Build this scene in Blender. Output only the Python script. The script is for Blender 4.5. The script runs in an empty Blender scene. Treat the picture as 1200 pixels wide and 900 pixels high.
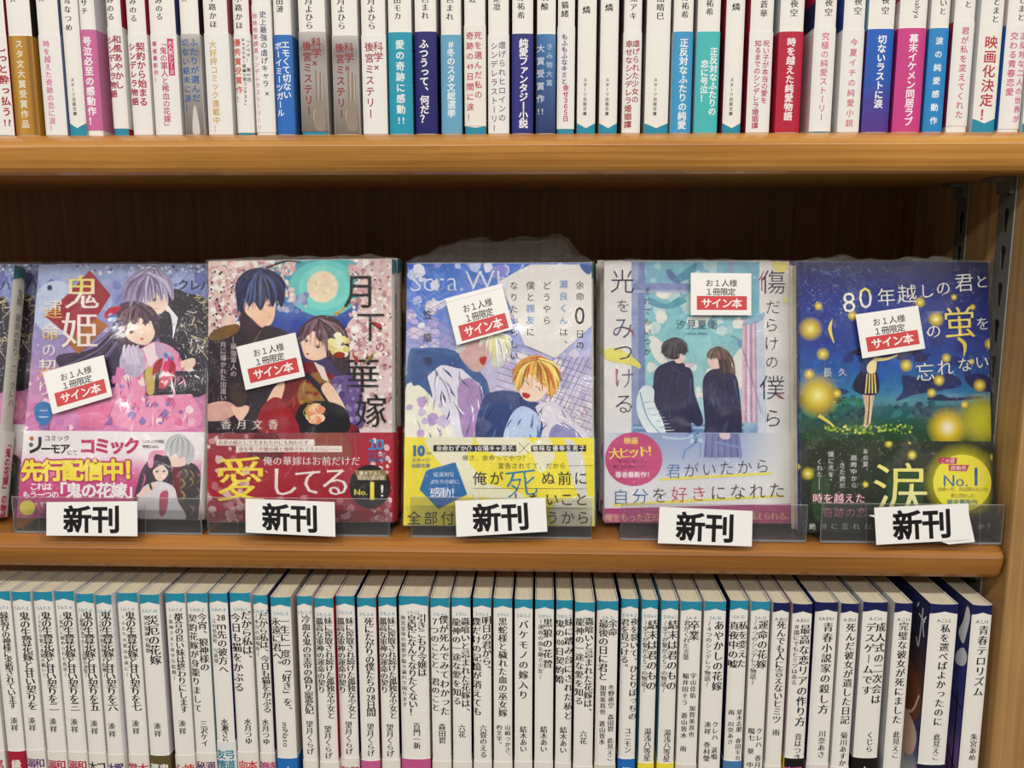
import bpy, bmesh, math, random
from mathutils import Vector, Matrix
from mathutils.geometry import tessellate_polygon

# ------------------------------------------------------------------ scene, camera, light
scn = bpy.context.scene
COL = scn.collection
S = 0.9                                   # metres per calibration unit
CZ = 0.0; FLZ = -1.30                     # the lens is the origin, the shop floor 1.3 m below it
F, TH, PS, RO = 1028.42, 0.160191, 0.0331616, 0.00027245
CAM = Vector((0, -0.5 * S, CZ))
fw = Vector((-math.sin(PS) * math.cos(TH), math.cos(PS) * math.cos(TH), -math.sin(TH)))
r0 = Vector((math.cos(PS), math.sin(PS), 0)); u0 = r0.cross(fw)
rt = r0 * math.cos(RO) + u0 * math.sin(RO); up = rt.cross(fw)
cam = bpy.data.cameras.new('camera'); camo = bpy.data.objects.new('camera', cam); COL.objects.link(camo)
camo.matrix_world = Matrix(((rt.x, up.x, -fw.x, CAM.x), (rt.y, up.y, -fw.y, CAM.y), (rt.z, up.z, -fw.z, CAM.z), (0, 0, 0, 1)))
cam.sensor_width = 36; cam.lens = 36 * F / 1200; cam.clip_start = 0.01
scn.camera = camo

w = bpy.data.worlds.new('shop'); scn.world = w; w.use_nodes = True
bgn = w.node_tree.nodes['Background']; bgn.inputs[0].default_value = (1, .955, .89, 1); bgn.inputs[1].default_value = 0.22

def lamp(name, loc, target, sx, sy, watts, col):
    l = bpy.data.lights.new(name, 'AREA'); l.shape = 'RECTANGLE'; l.size = sx; l.size_y = sy; l.energy = watts; l.color = col
    o = bpy.data.objects.new(name, l); COL.objects.link(o); o.location = loc
    o.rotation_euler = (Vector(target) - Vector(loc)).to_track_quat('-Z', 'Y').to_euler()
    return o
lamp('ceiling_or_fill_tube', (0.05, -1.25, CZ + 1.25), (0, 0, CZ - .05), 5.0, 0.12, 50, (1, .965, .91))
lamp('ceiling_or_fill_tube', (0.0, -2.7, CZ + 1.25), (0, 0, CZ - .05), 5.0, 0.12, 50, (1, .965, .91))  # unseen second row of tubes, added as fill light
vs = scn.view_settings; vs.view_transform = 'Standard'; vs.look = 'None'; vs.gamma = 1; vs.exposure = -0.3
vs.use_curve_mapping = False
try: scn.cycles.transparent_max_bounces = 40
except AttributeError: pass

# ------------------------------------------------------------------ helpers
def ray(px, py): return fw + rt * ((px - 600) / F) - up * ((py - 450) / F)
def at(px, py, Y):
    d = ray(px, py); return CAM + d * ((Y - CAM.y) / d.y)
def at_z(px, py, z):
    d = ray(px, py); return CAM + d * ((z - CAM.z) / d.z)
def at_x(px, py, x):
    d = ray(px, py); return CAM + d * ((x - CAM.x) / d.x)
def lin(c):
    def f(v):
        v = v / 255
        return v / 12.92 if v <= .04045 else ((v + .055) / 1.055) ** 2.4
    return (f(c[0]), f(c[1]), f(c[2]), c[3] if len(c) > 3 else 1.0)
def mixc(a, b, t): return tuple(a[i] + (b[i] - a[i]) * t for i in range(3))
def ramp(stops, t):
    for (t0, c0), (t1, c1) in zip(stops, stops[1:]):
        if t <= t1: return mixc(c0, c1, max(0, min(1, (t - t0) / max(1e-6, t1 - t0))))
    return stops[-1][1]

def nodes(name):
    m = bpy.data.materials.new(name); m.use_nodes = True
    n = m.node_tree.nodes; l = m.node_tree.links
    return m, n, l, n['Principled BSDF']
def mat_print(name, rough, alpha):
    m, n, l, b = nodes(name)
    a = n.new('ShaderNodeAttribute'); a.attribute_name = 'Col'
    l.new(a.outputs['Color'], b.inputs['Base Color']); b.inputs['Roughness'].default_value = rough
    b.inputs['Specular IOR Level'].default_value = .35
    if alpha: l.new(a.outputs['Alpha'], b.inputs['Alpha'])
    return m
PRINT = mat_print('printed_paper', .38, False)
SOFT = mat_print('soft_print', .38, True)
def mat_art():
    m = mat_print('painted_cover', .36, False); n = m.node_tree.nodes; l = m.node_tree.links; b = n['Principled BSDF']
    src = b.inputs['Base Color'].links[0].from_socket; tc = n.new('ShaderNodeTexCoord'); prev = src
    for sc, rough, amt in ((130, .6, .30), (900, .7, .22)):
        t = n.new('ShaderNodeTexNoise'); t.inputs['Scale'].default_value = sc; t.inputs['Detail'].default_value = 4; t.inputs['Distortion'].default_value = 1.2
        l.new(tc.outputs['Object'], t.inputs['Vector'])
        c = n.new('ShaderNodeValToRGB'); c.color_ramp.elements[0].position = .3; c.color_ramp.elements[1].position = .7
        c.color_ramp.elements[0].color = (.22, .2, .3, 1); c.color_ramp.elements[1].color = (.8, .8, .72, 1); l.new(t.outputs[0], c.inputs[0])
        x = n.new('ShaderNodeMixRGB'); x.blend_type = 'OVERLAY'; x.inputs[0].default_value = amt
        l.new(prev, x.inputs[1]); l.new(c.outputs[0], x.inputs[2]); prev = x.outputs[0]
    l.new(prev, b.inputs['Base Color']); return m
ART = mat_art()
def mat_plain(name, c, rough=.5, metal=0, spec=.4):
    m, n, l, b = nodes(name)
    t = n.new('ShaderNodeTexNoise'); t.inputs['Scale'].default_value = 220; t.inputs['Detail'].default_value = 3
    r = n.new('ShaderNodeMixRGB'); r.blend_type = 'MULTIPLY'; r.inputs[0].default_value = .12
    r.inputs[1].default_value = lin(c); l.new(t.outputs[0], r.inputs[2]); l.new(r.outputs[0], b.inputs['Base Color'])
    b.inputs['Roughness'].default_value = rough; b.inputs['Metallic'].default_value = metal; b.inputs['Specular IOR Level'].default_value = spec
    return m
def mat_pages():
    m, n, l, b = nodes('book_pages')
    tc = n.new('ShaderNodeTexCoord'); mp = n.new('ShaderNodeMapping'); mp.inputs['Scale'].default_value = (5000, 60, 60)
    t = n.new('ShaderNodeTexNoise'); t.inputs['Scale'].default_value = 1; t.inputs['Detail'].default_value = 2
    l.new(tc.outputs['Object'], mp.inputs[0]); l.new(mp.outputs[0], t.inputs['Vector'])
    r = n.new('ShaderNodeValToRGB'); r.color_ramp.elements[0].color = lin((205, 192, 160)); r.color_ramp.elements[1].color = lin((244, 236, 212))
    r.color_ramp.elements[0].position = .3; r.color_ramp.elements[1].position = .7
    l.new(t.outputs[0], r.inputs[0]); l.new(r.outputs[0], b.inputs['Base Color']); b.inputs['Roughness'].default_value = .9
    return m
PAGES = mat_pages()
def mat_wood(name, dark, light, scale, rough, coat=0, seed=0):
    m, n, l, b = nodes(name)
    tc = n.new('ShaderNodeTexCoord'); mp = n.new('ShaderNodeMapping'); mp.inputs['Scale'].default_value = scale; mp.inputs['Location'].default_value = (seed, seed * 2, seed * 3)
    t = n.new('ShaderNodeTexNoise'); t.inputs['Scale'].default_value = 1; t.inputs['Detail'].default_value = 6; t.inputs['Roughness'].default_value = .62; t.inputs['Distortion'].default_value = .6
    l.new(tc.outputs['Object'], mp.inputs[0]); l.new(mp.outputs[0], t.inputs['Vector'])
    r = n.new('ShaderNodeValToRGB'); r.color_ramp.elements[0].color = lin(dark); r.color_ramp.elements[1].color = lin(light)
    r.color_ramp.elements[0].position = .32; r.color_ramp.elements[1].position = .66
    l.new(t.outputs[0], r.inputs[0])
    t2 = n.new('ShaderNodeTexNoise'); t2.inputs['Scale'].default_value = 9; t2.inputs['Detail'].default_value = 2
    l.new(tc.outputs['Object'], t2.inputs['Vector'])
    x = n.new('ShaderNodeMixRGB'); x.blend_type = 'OVERLAY'; x.inputs[0].default_value = .35
    l.new(r.outputs[0], x.inputs[1]); l.new(t2.outputs[0], x.inputs[2]); l.new(x.outputs[0], b.inputs['Base Color'])
    bp = n.new('ShaderNodeBump'); bp.inputs['Strength'].default_value = .12; bp.inputs['Distance'].default_value = .0006
    l.new(t.outputs[0], bp.inputs['Height']); l.new(bp.outputs[0], b.inputs['Normal'])
    b.inputs['Roughness'].default_value = rough; b.inputs['Coat Weight'].default_value = coat; b.inputs['Coat Roughness'].default_value = .18
    return m
WOOD_SHELF = mat_wood('shelf_wood', (172, 112, 44), (202, 146, 68), (6, 110, 300), .32, .6)
WOOD_SHELF_SHADED = mat_wood('shelf_wood_shaded', (142, 88, 34), (174, 116, 50), (6, 110, 300), .33, .35, 3)  # same wood, dimmer light on the middle shelf put into a darker brown
WOOD_PANEL = mat_wood('panel_wood', (154, 116, 66), (188, 148, 94), (240, 240, 6), .5, 0, 4)
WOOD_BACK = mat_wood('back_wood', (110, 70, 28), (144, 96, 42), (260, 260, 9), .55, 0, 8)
METAL = mat_plain('rail_metal', (124, 124, 116), .45, .4)
EDGEM = mat_plain('rail_edge_highlight', (206, 200, 184), .35, .3)  # highlight along the rail's front edge, painted as a paler metal
DARK = mat_plain('slot_shadow', (22, 20, 18), .9)
FLOORM = mat_plain('floor_vinyl', (150, 138, 120), .5)

def mat_clear(name, tint, gloss, rough, bump=0.0, scale=60):
    m, n, l, b = nodes(name); n.remove(b)
    out = n['Material Output']
    tr = n.new('ShaderNodeBsdfTransparent'); tr.inputs[0].default_value = (*tint, 1)
    g = n.new('ShaderNodeBsdfGlossy'); g.inputs['Roughness'].default_value = rough; g.inputs['Color'].default_value = (1, 1, 1, 1)
    lw = n.new('ShaderNodeLayerWeight'); lw.inputs['Blend'].default_value = gloss
    mx = n.new('ShaderNodeMixShader')
    l.new(lw.outputs['Fresnel'], mx.inputs[0]); l.new(tr.outputs[0], mx.inputs[1]); l.new(g.outputs[0], mx.inputs[2]); l.new(mx.outputs[0], out.inputs[0])
    if bump:
        tc = n.new('ShaderNodeTexCoord')
        mp = n.new('ShaderNodeMapping'); mp.inputs['Scale'].default_value = (scale, scale, scale * .55); mp.inputs['Rotation'].default_value = (0, .6, 0)
        t = n.new('ShaderNodeTexNoise'); t.inputs['Scale'].default_value = 1; t.inputs['Detail'].default_value = 3; t.inputs['Distortion'].default_value = 1.2
        l.new(tc.outputs['Object'], mp.inputs[0]); l.new(mp.outputs[0], t.inputs['Vector'])
        bp = n.new('ShaderNodeBump'); bp.inputs['Strength'].default_value = 1; bp.inputs['Distance'].default_value = bump
        l.new(t.outputs[0], bp.inputs['Height']); l.new(bp.outputs[0], g.inputs['Normal']); l.new(bp.outputs[0], lw.inputs['Normal'])
    return m
def mat_film():
    m, n, l, b = nodes('shrink_film'); n.remove(b); out = n['Material Output']
    tr = n.new('ShaderNodeBsdfTransparent'); tr.inputs[0].default_value = (.97, .97, .97, 1)
    g = n.new('ShaderNodeBsdfGlossy'); g.inputs['Roughness'].default_value = .1
    tc = n.new('ShaderNodeTexCoord')
    def noise(sc, det, dist, rot):
        mp = n.new('ShaderNodeMapping'); mp.inputs['Scale'].default_value = sc; mp.inputs['Rotation'].default_value = (0, rot, 0)
        t = n.new('ShaderNodeTexNoise'); t.inputs['Scale'].default_value = 1; t.inputs['Detail'].default_value = det; t.inputs['Distortion'].default_value = dist
        l.new(tc.outputs['Object'], mp.inputs[0]); l.new(mp.outputs[0], t.inputs['Vector']); return t.outputs[0]
    def math_(op, a, b_):
        q = n.new('ShaderNodeMath'); q.operation = op
        for i, x in enumerate((a, b_)):
            if x is None: continue
            if isinstance(x, float): q.inputs[i].default_value = x
            else: l.new(x, q.inputs[i])
        return q.outputs[0]
    streak = math_('ABSOLUTE', math_('SUBTRACT', noise((900, 900, 90), 2, .6, .85), .5), None)   # sharp creases running slantwise
    crump = math_('ABSOLUTE', math_('SUBTRACT', noise((420, 420, 420), 3, 1.8, 0), .5), None)
    mask = math_('MULTIPLY', math_('MAXIMUM', math_('SUBTRACT', noise((30, 30, 30), 2, .5, 0), .40), 0.0), 6.0)
    sp_ = n.new('ShaderNodeSeparateXYZ'); l.new(tc.outputs['Object'], sp_.inputs[0])
    mr = n.new('ShaderNodeMapRange'); mr.inputs['From Min'].default_value = .118; mr.inputs['From Max'].default_value = .150; l.new(sp_.outputs['Z'], mr.inputs[0])
    topz = math_('MULTIPLY', mr.outputs[0], math_('MULTIPLY', noise((40, 40, 40), 2, .5, 0), 1.7))       # the film is gathered at the head of the book
    mask = math_('ADD', mask, topz)
    hgt = math_('ADD', math_('MULTIPLY', math_('ADD', streak, crump), math_('MINIMUM', mask, 1.0)), math_('MULTIPLY', noise((60, 60, 60), 1, 0, 0), .16))
    bp = n.new('ShaderNodeBump'); bp.inputs['Strength'].default_value = 1; bp.inputs['Distance'].default_value = .0030
    l.new(hgt, bp.inputs['Height']); l.new(bp.outputs[0], g.inputs['Normal'])
    lw = n.new('ShaderNodeLayerWeight'); lw.inputs['Blend'].default_value = .3; l.new(bp.outputs[0], lw.inputs['Normal'])
    f = math_('MINIMUM', math_('ADD', math_('ADD', math_('MULTIPLY', lw.outputs['Facing'], .14), .05), math_('MULTIPLY', topz, .08)), 1.0)
    mx = n.new('ShaderNodeMixShader'); l.new(f, mx.inputs[0]); l.new(tr.outputs[0], mx.inputs[1]); l.new(g.outputs[0], mx.inputs[2]); l.new(mx.outputs[0], out.inputs[0])
    return m
FILM = mat_film()
def mat_frill():
    m = mat_film(); m.name = 'crumpled_film'; n = m.node_tree.nodes; l = m.node_tree.links
    out = n['Material Output']; mx = out.inputs[0].links[0].from_node
    d = n.new('ShaderNodeBsdfDiffuse'); d.inputs[0].default_value = (.8, .78, .74, 1)
    m2 = n.new('ShaderNodeMixShader'); m2.inputs[0].default_value = .035
    l.new(mx.outputs[0], m2.inputs[1]); l.new(d.outputs[0], m2.inputs[2]); l.new(m2.outputs[0], out.inputs[0])
    for q in n:
        if q.type == 'BUMP': q.inputs['Distance'].default_value = .006
    return m
FRILL = mat_frill()
ACRYL = mat_clear('clear_acrylic', (.86, .86, .87), .22, .06)
n_ = ACRYL.node_tree.nodes; o_ = n_['Material Output']; x_ = o_.inputs[0].links[0].from_node
d_ = n_.new('ShaderNodeBsdfDiffuse'); d_.inputs[0].default_value = (.75, .74, .74, 1); y_ = n_.new('ShaderNodeMixShader'); y_.inputs[0].default_value = .04  # pale diffuse veil stands in for grey reflections on the acrylic
ACRYL.node_tree.links.new(x_.outputs[0], y_.inputs[1]); ACRYL.node_tree.links.new(d_.outputs[0], y_.inputs[2]); ACRYL.node_tree.links.new(y_.outputs[0], o_.inputs[0])
ACRYL_EDGE = mat_plain('acrylic_edge', (196, 196, 194), .25)  # frosted edges, coloured pale to show the light they catch
POCKET = mat_clear('clear_pocket', (.95, .95, .95), .16, .1)

def link(name, verts, faces, mats, parent=None, midx=None, smooth=False, loc=None):
    me = bpy.data.meshes.new(name); me.from_pydata(verts, [], faces)
    for m in (mats if isinstance(mats, (list, tuple)) else [mats]): me.materials.append(m)
    if midx: me.polygons.foreach_set('material_index', midx)
    if smooth: me.polygons.foreach_set('use_smooth', [True] * len(me.polygons))
    me.update()
    o = bpy.data.objects.new(name, me); COL.objects.link(o)
    if parent: o.parent = parent
    if loc: o.location = loc
    return o
def empty(name, loc=(0, 0, 0)):
    o = bpy.data.objects.new(name, None); o.empty_display_size = .02; COL.objects.link(o); o.location = loc; return o
def tag(o, label=None, cat=None, group=None, kind=None):
    if label: o['label'] = label
    if cat: o['category'] = cat
    if group: o['group'] = group
    if kind: o['kind'] = kind
    return o
def boxv(x0, x1, y0, y1, z0, z1):
    v = [(x0, y0, z0), (x1, y0, z0), (x1, y1, z0), (x0, y1, z0), (x0, y0, z1), (x1, y0, z1), (x1, y1, z1), (x0, y1, z1)]
    f = [(0, 3, 2, 1), (4, 5, 6, 7), (0, 1, 5, 4), (1, 2, 6, 5), (2, 3, 7, 6), (3, 0, 4, 7)]
    return v, f
def bevel(o, wd, seg=2):
    m = o.modifiers.new('bevel', 'BEVEL'); m.width = wd; m.segments = seg; m.limit_method = 'ANGLE'
    return o

# ------------------------------------------------------------------ lettering
_curve = bpy.data.curves.new('glyph', 'FONT'); _gobj = bpy.data.objects.new('glyph', _curve); COL.objects.link(_gobj)
_curve.size = 1; _curve.resolution_u = 2; _cache = {}
def _shape(ch):
    """filled outline of one character plus the outward normal of its edge at every vertex"""
    _curve.body = ch; bpy.context.view_layer.update()
    me = _gobj.to_mesh(); v = [(p.co.x, p.co.y) for p in me.vertices]; f = []
    for p in me.polygons:
        q = list(p.vertices)
        if sum(v[q[i]][0] * v[q[(i + 1) % len(q)]][1] - v[q[(i + 1) % len(q)]][0] * v[q[i]][1] for i in range(len(q))) < 0: q.reverse()
        f.append(tuple(q))
    _gobj.to_mesh_clear()
    e = {}
    key = [(round(p[0], 5), round(p[1], 5)) for p in v]
    for q in f:
        for i in range(len(q)):
            k = (key[q[i]], key[q[(i + 1) % len(q)]])
            if (k[1], k[0]) in e: del e[(k[1], k[0])]
            else: e[k] = 1
    nn = {}
    for a, b in e:
        dx, dy = b[0] - a[0], b[1] - a[1]; L = math.hypot(dx, dy) or 1
        for p in (a, b): o = nn.setdefault(p, []); o.append((dy / L, -dx / L))
    n = []
    for k in key:
        m = nn.get(k, [(0, 0)]); x, y = sum(q[0] for q in m), sum(q[1] for q in m); L = math.hypot(x, y)
        if L < .2: n.append((0, 0)); continue
        x, y = x / L, y / L; c = max(.8, x * m[0][0] + y * m[0][1]); n.append((x / c, y / c))
    return v, f, n
def glyph(ch, style):
    """outline of one character centred on its em box; 'm' is a brush-serif look: heavy uprights, thin bars; the figure is the weight"""
    k = (ch, style)
    if k in _cache: return _cache[k]
    if ch not in _cache: _cache[ch] = _shape(ch)
    v, f, n = _cache[ch]; h = float(style[1:] or 0) / 1000
    hy = h if style[0] == 'g' else -.005
    v = [(p[0] + q[0] * h, p[1] + q[1] * hy) for p, q in zip(v, n)]
    wide = ord(ch) > 0x2e00 or ch in '―…×！？'
    if wide: cx = .5
    elif v: cx = (min(p[0] for p in v) + max(p[0] for p in v)) / 2
    else: cx = .25
    wd = 1.0 if wide else ((max(p[0] for p in v) - min(p[0] for p in v)) + .09 if v else .3)
    _cache[k] = ([(p[0] - cx, p[1] - .38) for p in v], f, wd)
    return _cache[k]
ROT = set('ー〜～~「」『』（）()…―—－-')
SMALL = set('ぁぃぅぇぉっゃゅょァィゥェォッャュョ')

def punch(c):
    g = (c[0] + c[1] + c[2]) / 3
    return tuple(min(252, max(4, (g + (v - g) * 1.18 - 128) * 1.14 + 122)) for v in c[:3]) + tuple(c[3:])
class Ink:
    """flat print on a surface: every face has its colour in the Col attribute"""
    EPS = .000002
    def __init__(s, place, to=None, box=None):
        s.V, s.C, s.Fc, s.M = [], [], [], []; s.place = place; s.to = to; s.box = box; s.n = 1; s.ox = s.oy = 0; s.sc = 1; s.art = 0; s.pun = 1
    def crop(s, ox, oy, sc): s.ox, s.oy, s.sc = ox, oy, sc
    def uv(s, x, y):
        u, v = s.to(s.ox + x / s.sc, s.oy + y / s.sc) if s.to else (x, y)
        if s.box: u = min(max(u, s.box[0]), s.box[1]); v = min(max(v, s.box[2]), s.box[3])
        return u, v
    def raw(s, pts, faces, col, soft=False):
        b = len(s.V); s.V += [tuple(p) for p in pts]
        pz = punch if (s.art or soft) and s.pun else (lambda c: c)
        s.C += [lin(pz(c)) for c in col] if isinstance(col, list) else [lin(pz(col))] * len(pts)
        for f in faces: s.Fc.append(tuple(b + i for i in f)); s.M.append(1 if soft else 2 * s.art)
    def flat(s, pts, faces, col, soft=False, bump=True):
        if bump: s.n += 1
        s.raw([s.place(*s.uv(*p), s.n * s.EPS) for p in pts], faces, col, soft)
    def G(s, pts, col):                                  # sharp-cornered shape
        t = tessellate_polygon([[Vector((p[0], p[1], 0)) for p in pts]])
        s.flat(pts, t, col, len(col) > 3)
    @staticmethod
    def curve(pts, closed=True, k=4):
        out = []; n = len(pts)
        for i in range(n if closed else n - 1):
            if closed: p = [pts[(i + j - 1) % n] for j in range(4)]
            else: p = [pts[max(0, min(n - 1, i + j - 1))] for j in range(4)]
            for a in range(k):
                t = a / k
                out.append(tuple(.5 * (2 * p[1][d] + (p[2][d] - p[0][d]) * t + (2 * p[0][d] - 5 * p[1][d] + 4 * p[2][d] - p[3][d]) * t * t + (3 * p[1][d] - p[0][d] - 3 * p[2][d] + p[3][d]) * t ** 3) for d in (0, 1)))
        if not closed: out.append(pts[-1])
        return out
    def P(s, pts, col): s.G(s.curve(pts), col)           # rounded shape
    def E(s, x, y, rx, ry, col, n=18, rot=0):
        c, q = math.cos(rot), math.sin(rot)
        s.G([(x + rx * math.cos(a) * c - ry * math.sin(a) * q, y + rx * math.cos(a) * q + ry * math.sin(a) * c) for a in (6.2832 * i / n for i in range(n))], col)
    def glow(s, x, y, r, col, core=None):
        pts = [(x, y)]; cs = [(*(core or col), 1.0)]
        for ring, al in ((.45, .75), (1, 0)):
            for i in range(16): a = 6.2832 * i / 16; pts.append((x + r * ring * math.cos(a), y + r * ring * math.sin(a))); cs.append((*col, al))
        f = [(0, 1 + i, 1 + (i + 1) % 16) for i in range(16)] + [(1 + i, 17 + i, 17 + (i + 1) % 16, 1 + (i + 1) % 16) for i in range(16)]
        s.flat(pts, f, cs, True)
    def K(s, pts, wd, col, w1=None, smooth=True, w2=None):  # stroke; widths at start, middle, end
        s.n -= .5
        w1 = wd if w1 is None else w1
        p = s.curve(pts, False) if smooth and len(pts) > 2 else pts
        v = []; n = len(p)
        for i in range(n):
            a, b = p[max(0, i - 1)], p[min(n - 1, i + 1)]
            dx, dy = b[0] - a[0], b[1] - a[1]; L = math.hypot(dx, dy) or 1
            t = i / max(1, n - 1)
            h = (wd + (w1 - wd) * t if w2 is None else (wd + (w1 - wd) * t * 2 if t < .5 else w1 + (w2 - w1) * (t * 2 - 1))) / 2
            v += [(p[i][0] - dy / L * h, p[i][1] + dx / L * h), (p[i][0] + dy / L * h, p[i][1] - dx / L * h)]
        s.flat(v, [(2 * i, 2 * i + 1, 2 * i + 3, 2 * i + 2) for i in range(n - 1)], col, len(col) > 3)
    def grid(s, x0, y0, x1, y1, nx, ny, fn, soft=False):
        v = [(x0 + (x1 - x0) * i / nx, y0 + (y1 - y0) * j / ny) for j in range(ny + 1) for i in range(nx + 1)]
        c = [fn(i / nx, j / ny) for j in range(ny + 1) for i in range(nx + 1)]
        f = [(j * (nx + 1) + i, j * (nx + 1) + i + 1, (j + 1) * (nx + 1) + i + 1, (j + 1) * (nx + 1) + i) for j in range(ny) for i in range(nx)]
        s.flat(v, f, c, soft)
    def scatter(s, n, x0, y0, x1, y1, r, cols, rnd, k=5, asp=1):
        s.n += 1
        for _ in range(n):
            x, y = rnd.uniform(x0, x1), rnd.uniform(y0, y1); q = rnd.uniform(*r); a0 = rnd.random() * 6.28
            pts = [(x + q * math.cos(a0 + 6.283 * i / k) * rnd.uniform(.6, 1.1), y + asp * q * math.sin(a0 + 6.283 * i / k) * rnd.uniform(.6, 1.1)) for i in range(k)]
            c = rnd.choice(cols); s.n += .3; s.flat(pts, [tuple(range(k))], c, len(c) > 3, False)
    def ch(s, c, x, y, size, col, style, rot=0, sx=1, sy=1):
        v, f, wd = glyph(c, style)
        if not f: return
        a, b = math.cos(rot), math.sin(rot)
        s.flat([(x + (p[0] * sx * a + p[1] * sy * b) * size, y + (p[0] * sx * b - p[1] * sy * a) * size) for p in v], f, col if isinstance(col, tuple) else [col[0] if p[1] > 0 else col[1] for p in v], False, False)
    def T(s, text, x, y, size, col, style='g', pitch=None, rot=0, sx=1, center=True, sy=1):   # one horizontal line
        s.n += 3
        adv = [(pitch if pitch and glyph(c, style)[2] == 1 else glyph(c, style)[2] * size * sx) for c in text]
        q = -sum(adv) / 2 if center else 0
        for c, ad in zip(text, adv):
            d = q + ad / 2; s.ch(c, x + d * math.cos(rot), y + d * math.sin(rot), size, col, style, rot, sx, sy); q += ad
    def TV(s, text, x, y0, y1, size, col, style='g', sx=1, slant=0):     # one vertical column from y0 to y1; {28} sets upright pairs
        s.n += 3
        it = []; i = 0
        while i < len(text):
            if text[i] == '{': j = text.index('}', i); it.append(text[i + 1:j]); i = j + 1
            else: it.append(text[i]); i += 1
        st = (y1 - y0) / len(it)
        for k, c in enumerate(it):
            y = y0 + st * (k + .5); xx = x + slant * (y - y0)
            if c in ' 　': continue
            if len(c) > 1:
                q = .95 / sum(glyph(a, style)[2] for a in c); o = -.475
                for a in c: wd = glyph(a, style)[2] * q; s.ch(a, xx + (o + wd / 2) * size, y, size, col, style, 0, min(q, 1), .95); o += wd
            elif c in ROT: s.ch(c, xx, y, size, col, style, math.pi / 2, min(1, 1.0 * st / size * 1.05), -1 if c in 'ー' and 0 else 1)
            elif c in '、。': s.ch(c, xx + size * .55, y - size * .5, size, col, style)
            elif c in SMALL: s.ch(c, xx + size * .08, y - size * .08, size, col, style, 0, sx)
            else: s.ch(c, xx, y, size, col, style, 0, sx)
    def build(s, name, parent):
        me = bpy.data.meshes.new(name); me.from_pydata(s.V, [], s.Fc); me.materials.append(PRINT); me.materials.append(SOFT); me.materials.append(ART)
        me.polygons.foreach_set('material_index', s.M)
        at_ = me.color_attributes.new('Col', 'FLOAT_COLOR', 'POINT')
        at_.data.foreach_set('color', [x for c in s.C for x in c]); me.update()
        o = bpy.data.objects.new(name, me); COL.objects.link(o); o.parent = parent
        return o

WHITE = (238, 234, 226); TEAL = (38, 140, 168); NAVY = (24, 30, 84); BLK = (30, 28, 30); CRIM = (176, 30, 62)

# ------------------------------------------------------------------ a paperback: jacket, pages, paper band
def bulge(x, t, b):
    k = min(7, max(0, int(8 * x / t))); f = 8 * x / t - k
    p = lambda i: b * (1 - abs(i / 4 - 1) ** 3)
    return p(k) + (p(k + 1) - p(k)) * f
def bend(src, dst, t, b, off):
    """cut flat print where the spine facets meet, round it over the spine and add it to another ink"""
    bm = bmesh.new(); cl = bm.verts.layers.float_color.new('Col')
    vs_ = [bm.verts.new(p) for p in src.V]
    for q, c in zip(vs_, src.C): q[cl] = c
    for f, m in zip(src.Fc, src.M):
        if len(set(f)) < 3: continue
        try: bm.faces.new([vs_[i] for i in f]).material_index = m
        except ValueError: pass
    for i in range(1, 8):
        bmesh.ops.bisect_plane(bm, geom=bm.verts[:] + bm.edges[:] + bm.faces[:], dist=1e-7, plane_co=(-off + (t + 2 * off) * i / 8, 0, 0), plane_no=(1, 0, 0))
    bm.verts.index_update(); b0 = len(dst.V)
    for q in bm.verts:
        x = q.co.x; dst.V.append((x, q.co.y - off - bulge(min(max((x + off) * t / (t + 2 * off), 0), t), t, b), q.co.z)); dst.C.append(tuple(q[cl]))
    for f in bm.faces: dst.Fc.append(tuple(b0 + q.index for q in f.verts)); dst.M.append(f.material_index)
    bm.free()
def jacket(ink, mp, t, d, z0, z1, b, cols, off=0, th=.00035):
    """U-shaped paper shell round a book: cols = (front board, spine, back board); mp maps (across, depth, up)"""
    n = 8
    path = [(-off, d)] + [(-off + (t + 2 * off) * i / n, -off - bulge(t * i / n, t, b)) for i in range(n + 1)] + [(t + off, d)]
    inn = [(-off + th, d)] + [(-off + th + (t + 2 * off - 2 * th) * i / n, th - off - bulge(t * i / n, t, b)) for i in range(n + 1)] + [(t + off - th, d)]
    cc = [cols[0]] + [cols[1]] * n + [cols[2]]
    for i in range(len(path) - 1):
        a, c = path[i], path[i + 1]; ai, ci = inn[i], inn[i + 1]
        ink.raw([mp(*a, z0), mp(*c, z0), mp(*c, z1), mp(*a, z1)], [(0, 1, 2, 3)], cc[i])
        ink.raw([mp(*ai, z0), mp(*ci, z0), mp(*ci, z1), mp(*ai, z1)], [(3, 2, 1, 0)], WHITE)
        for z, fl in ((z1, (0, 1, 2, 3)), (z0, (3, 2, 1, 0))):
            ink.raw([mp(*a, z), mp(*c, z), mp(*ci, z), mp(*ai, z)], [fl], WHITE)
    for p, q in ((path[0], inn[0]), (path[-1], inn[-1])):
        ink.raw([mp(*p, z0), mp(*q, z0), mp(*q, z1), mp(*p, z1)], [(0, 1, 2, 3)], WHITE)
def pages(mp, t, d, h, b, parent, inset=.0006, fore=.0015, top=.0008):
    n = 8; x0, x1 = inset, t - inset
    path = [(x0, d - fore)] + [(x0 + (x1 - x0) * i / n, inset - bulge(x0 + (x1 - x0) * i / n, t, b)) for i in range(n + 1)] + [(x1, d - fore)]
    m = len(path); v = [mp(*p, top * .5) for p in path] + [mp(*p, h - top) for p in path]
    f = [(i, (i + 1) % m, (i + 1) % m + m, i + m) for i in range(m)] + [tuple(range(m))[::-1], tuple(range(m, 2 * m))]
    return link('page_block', v, f, PAGES, parent)

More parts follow.
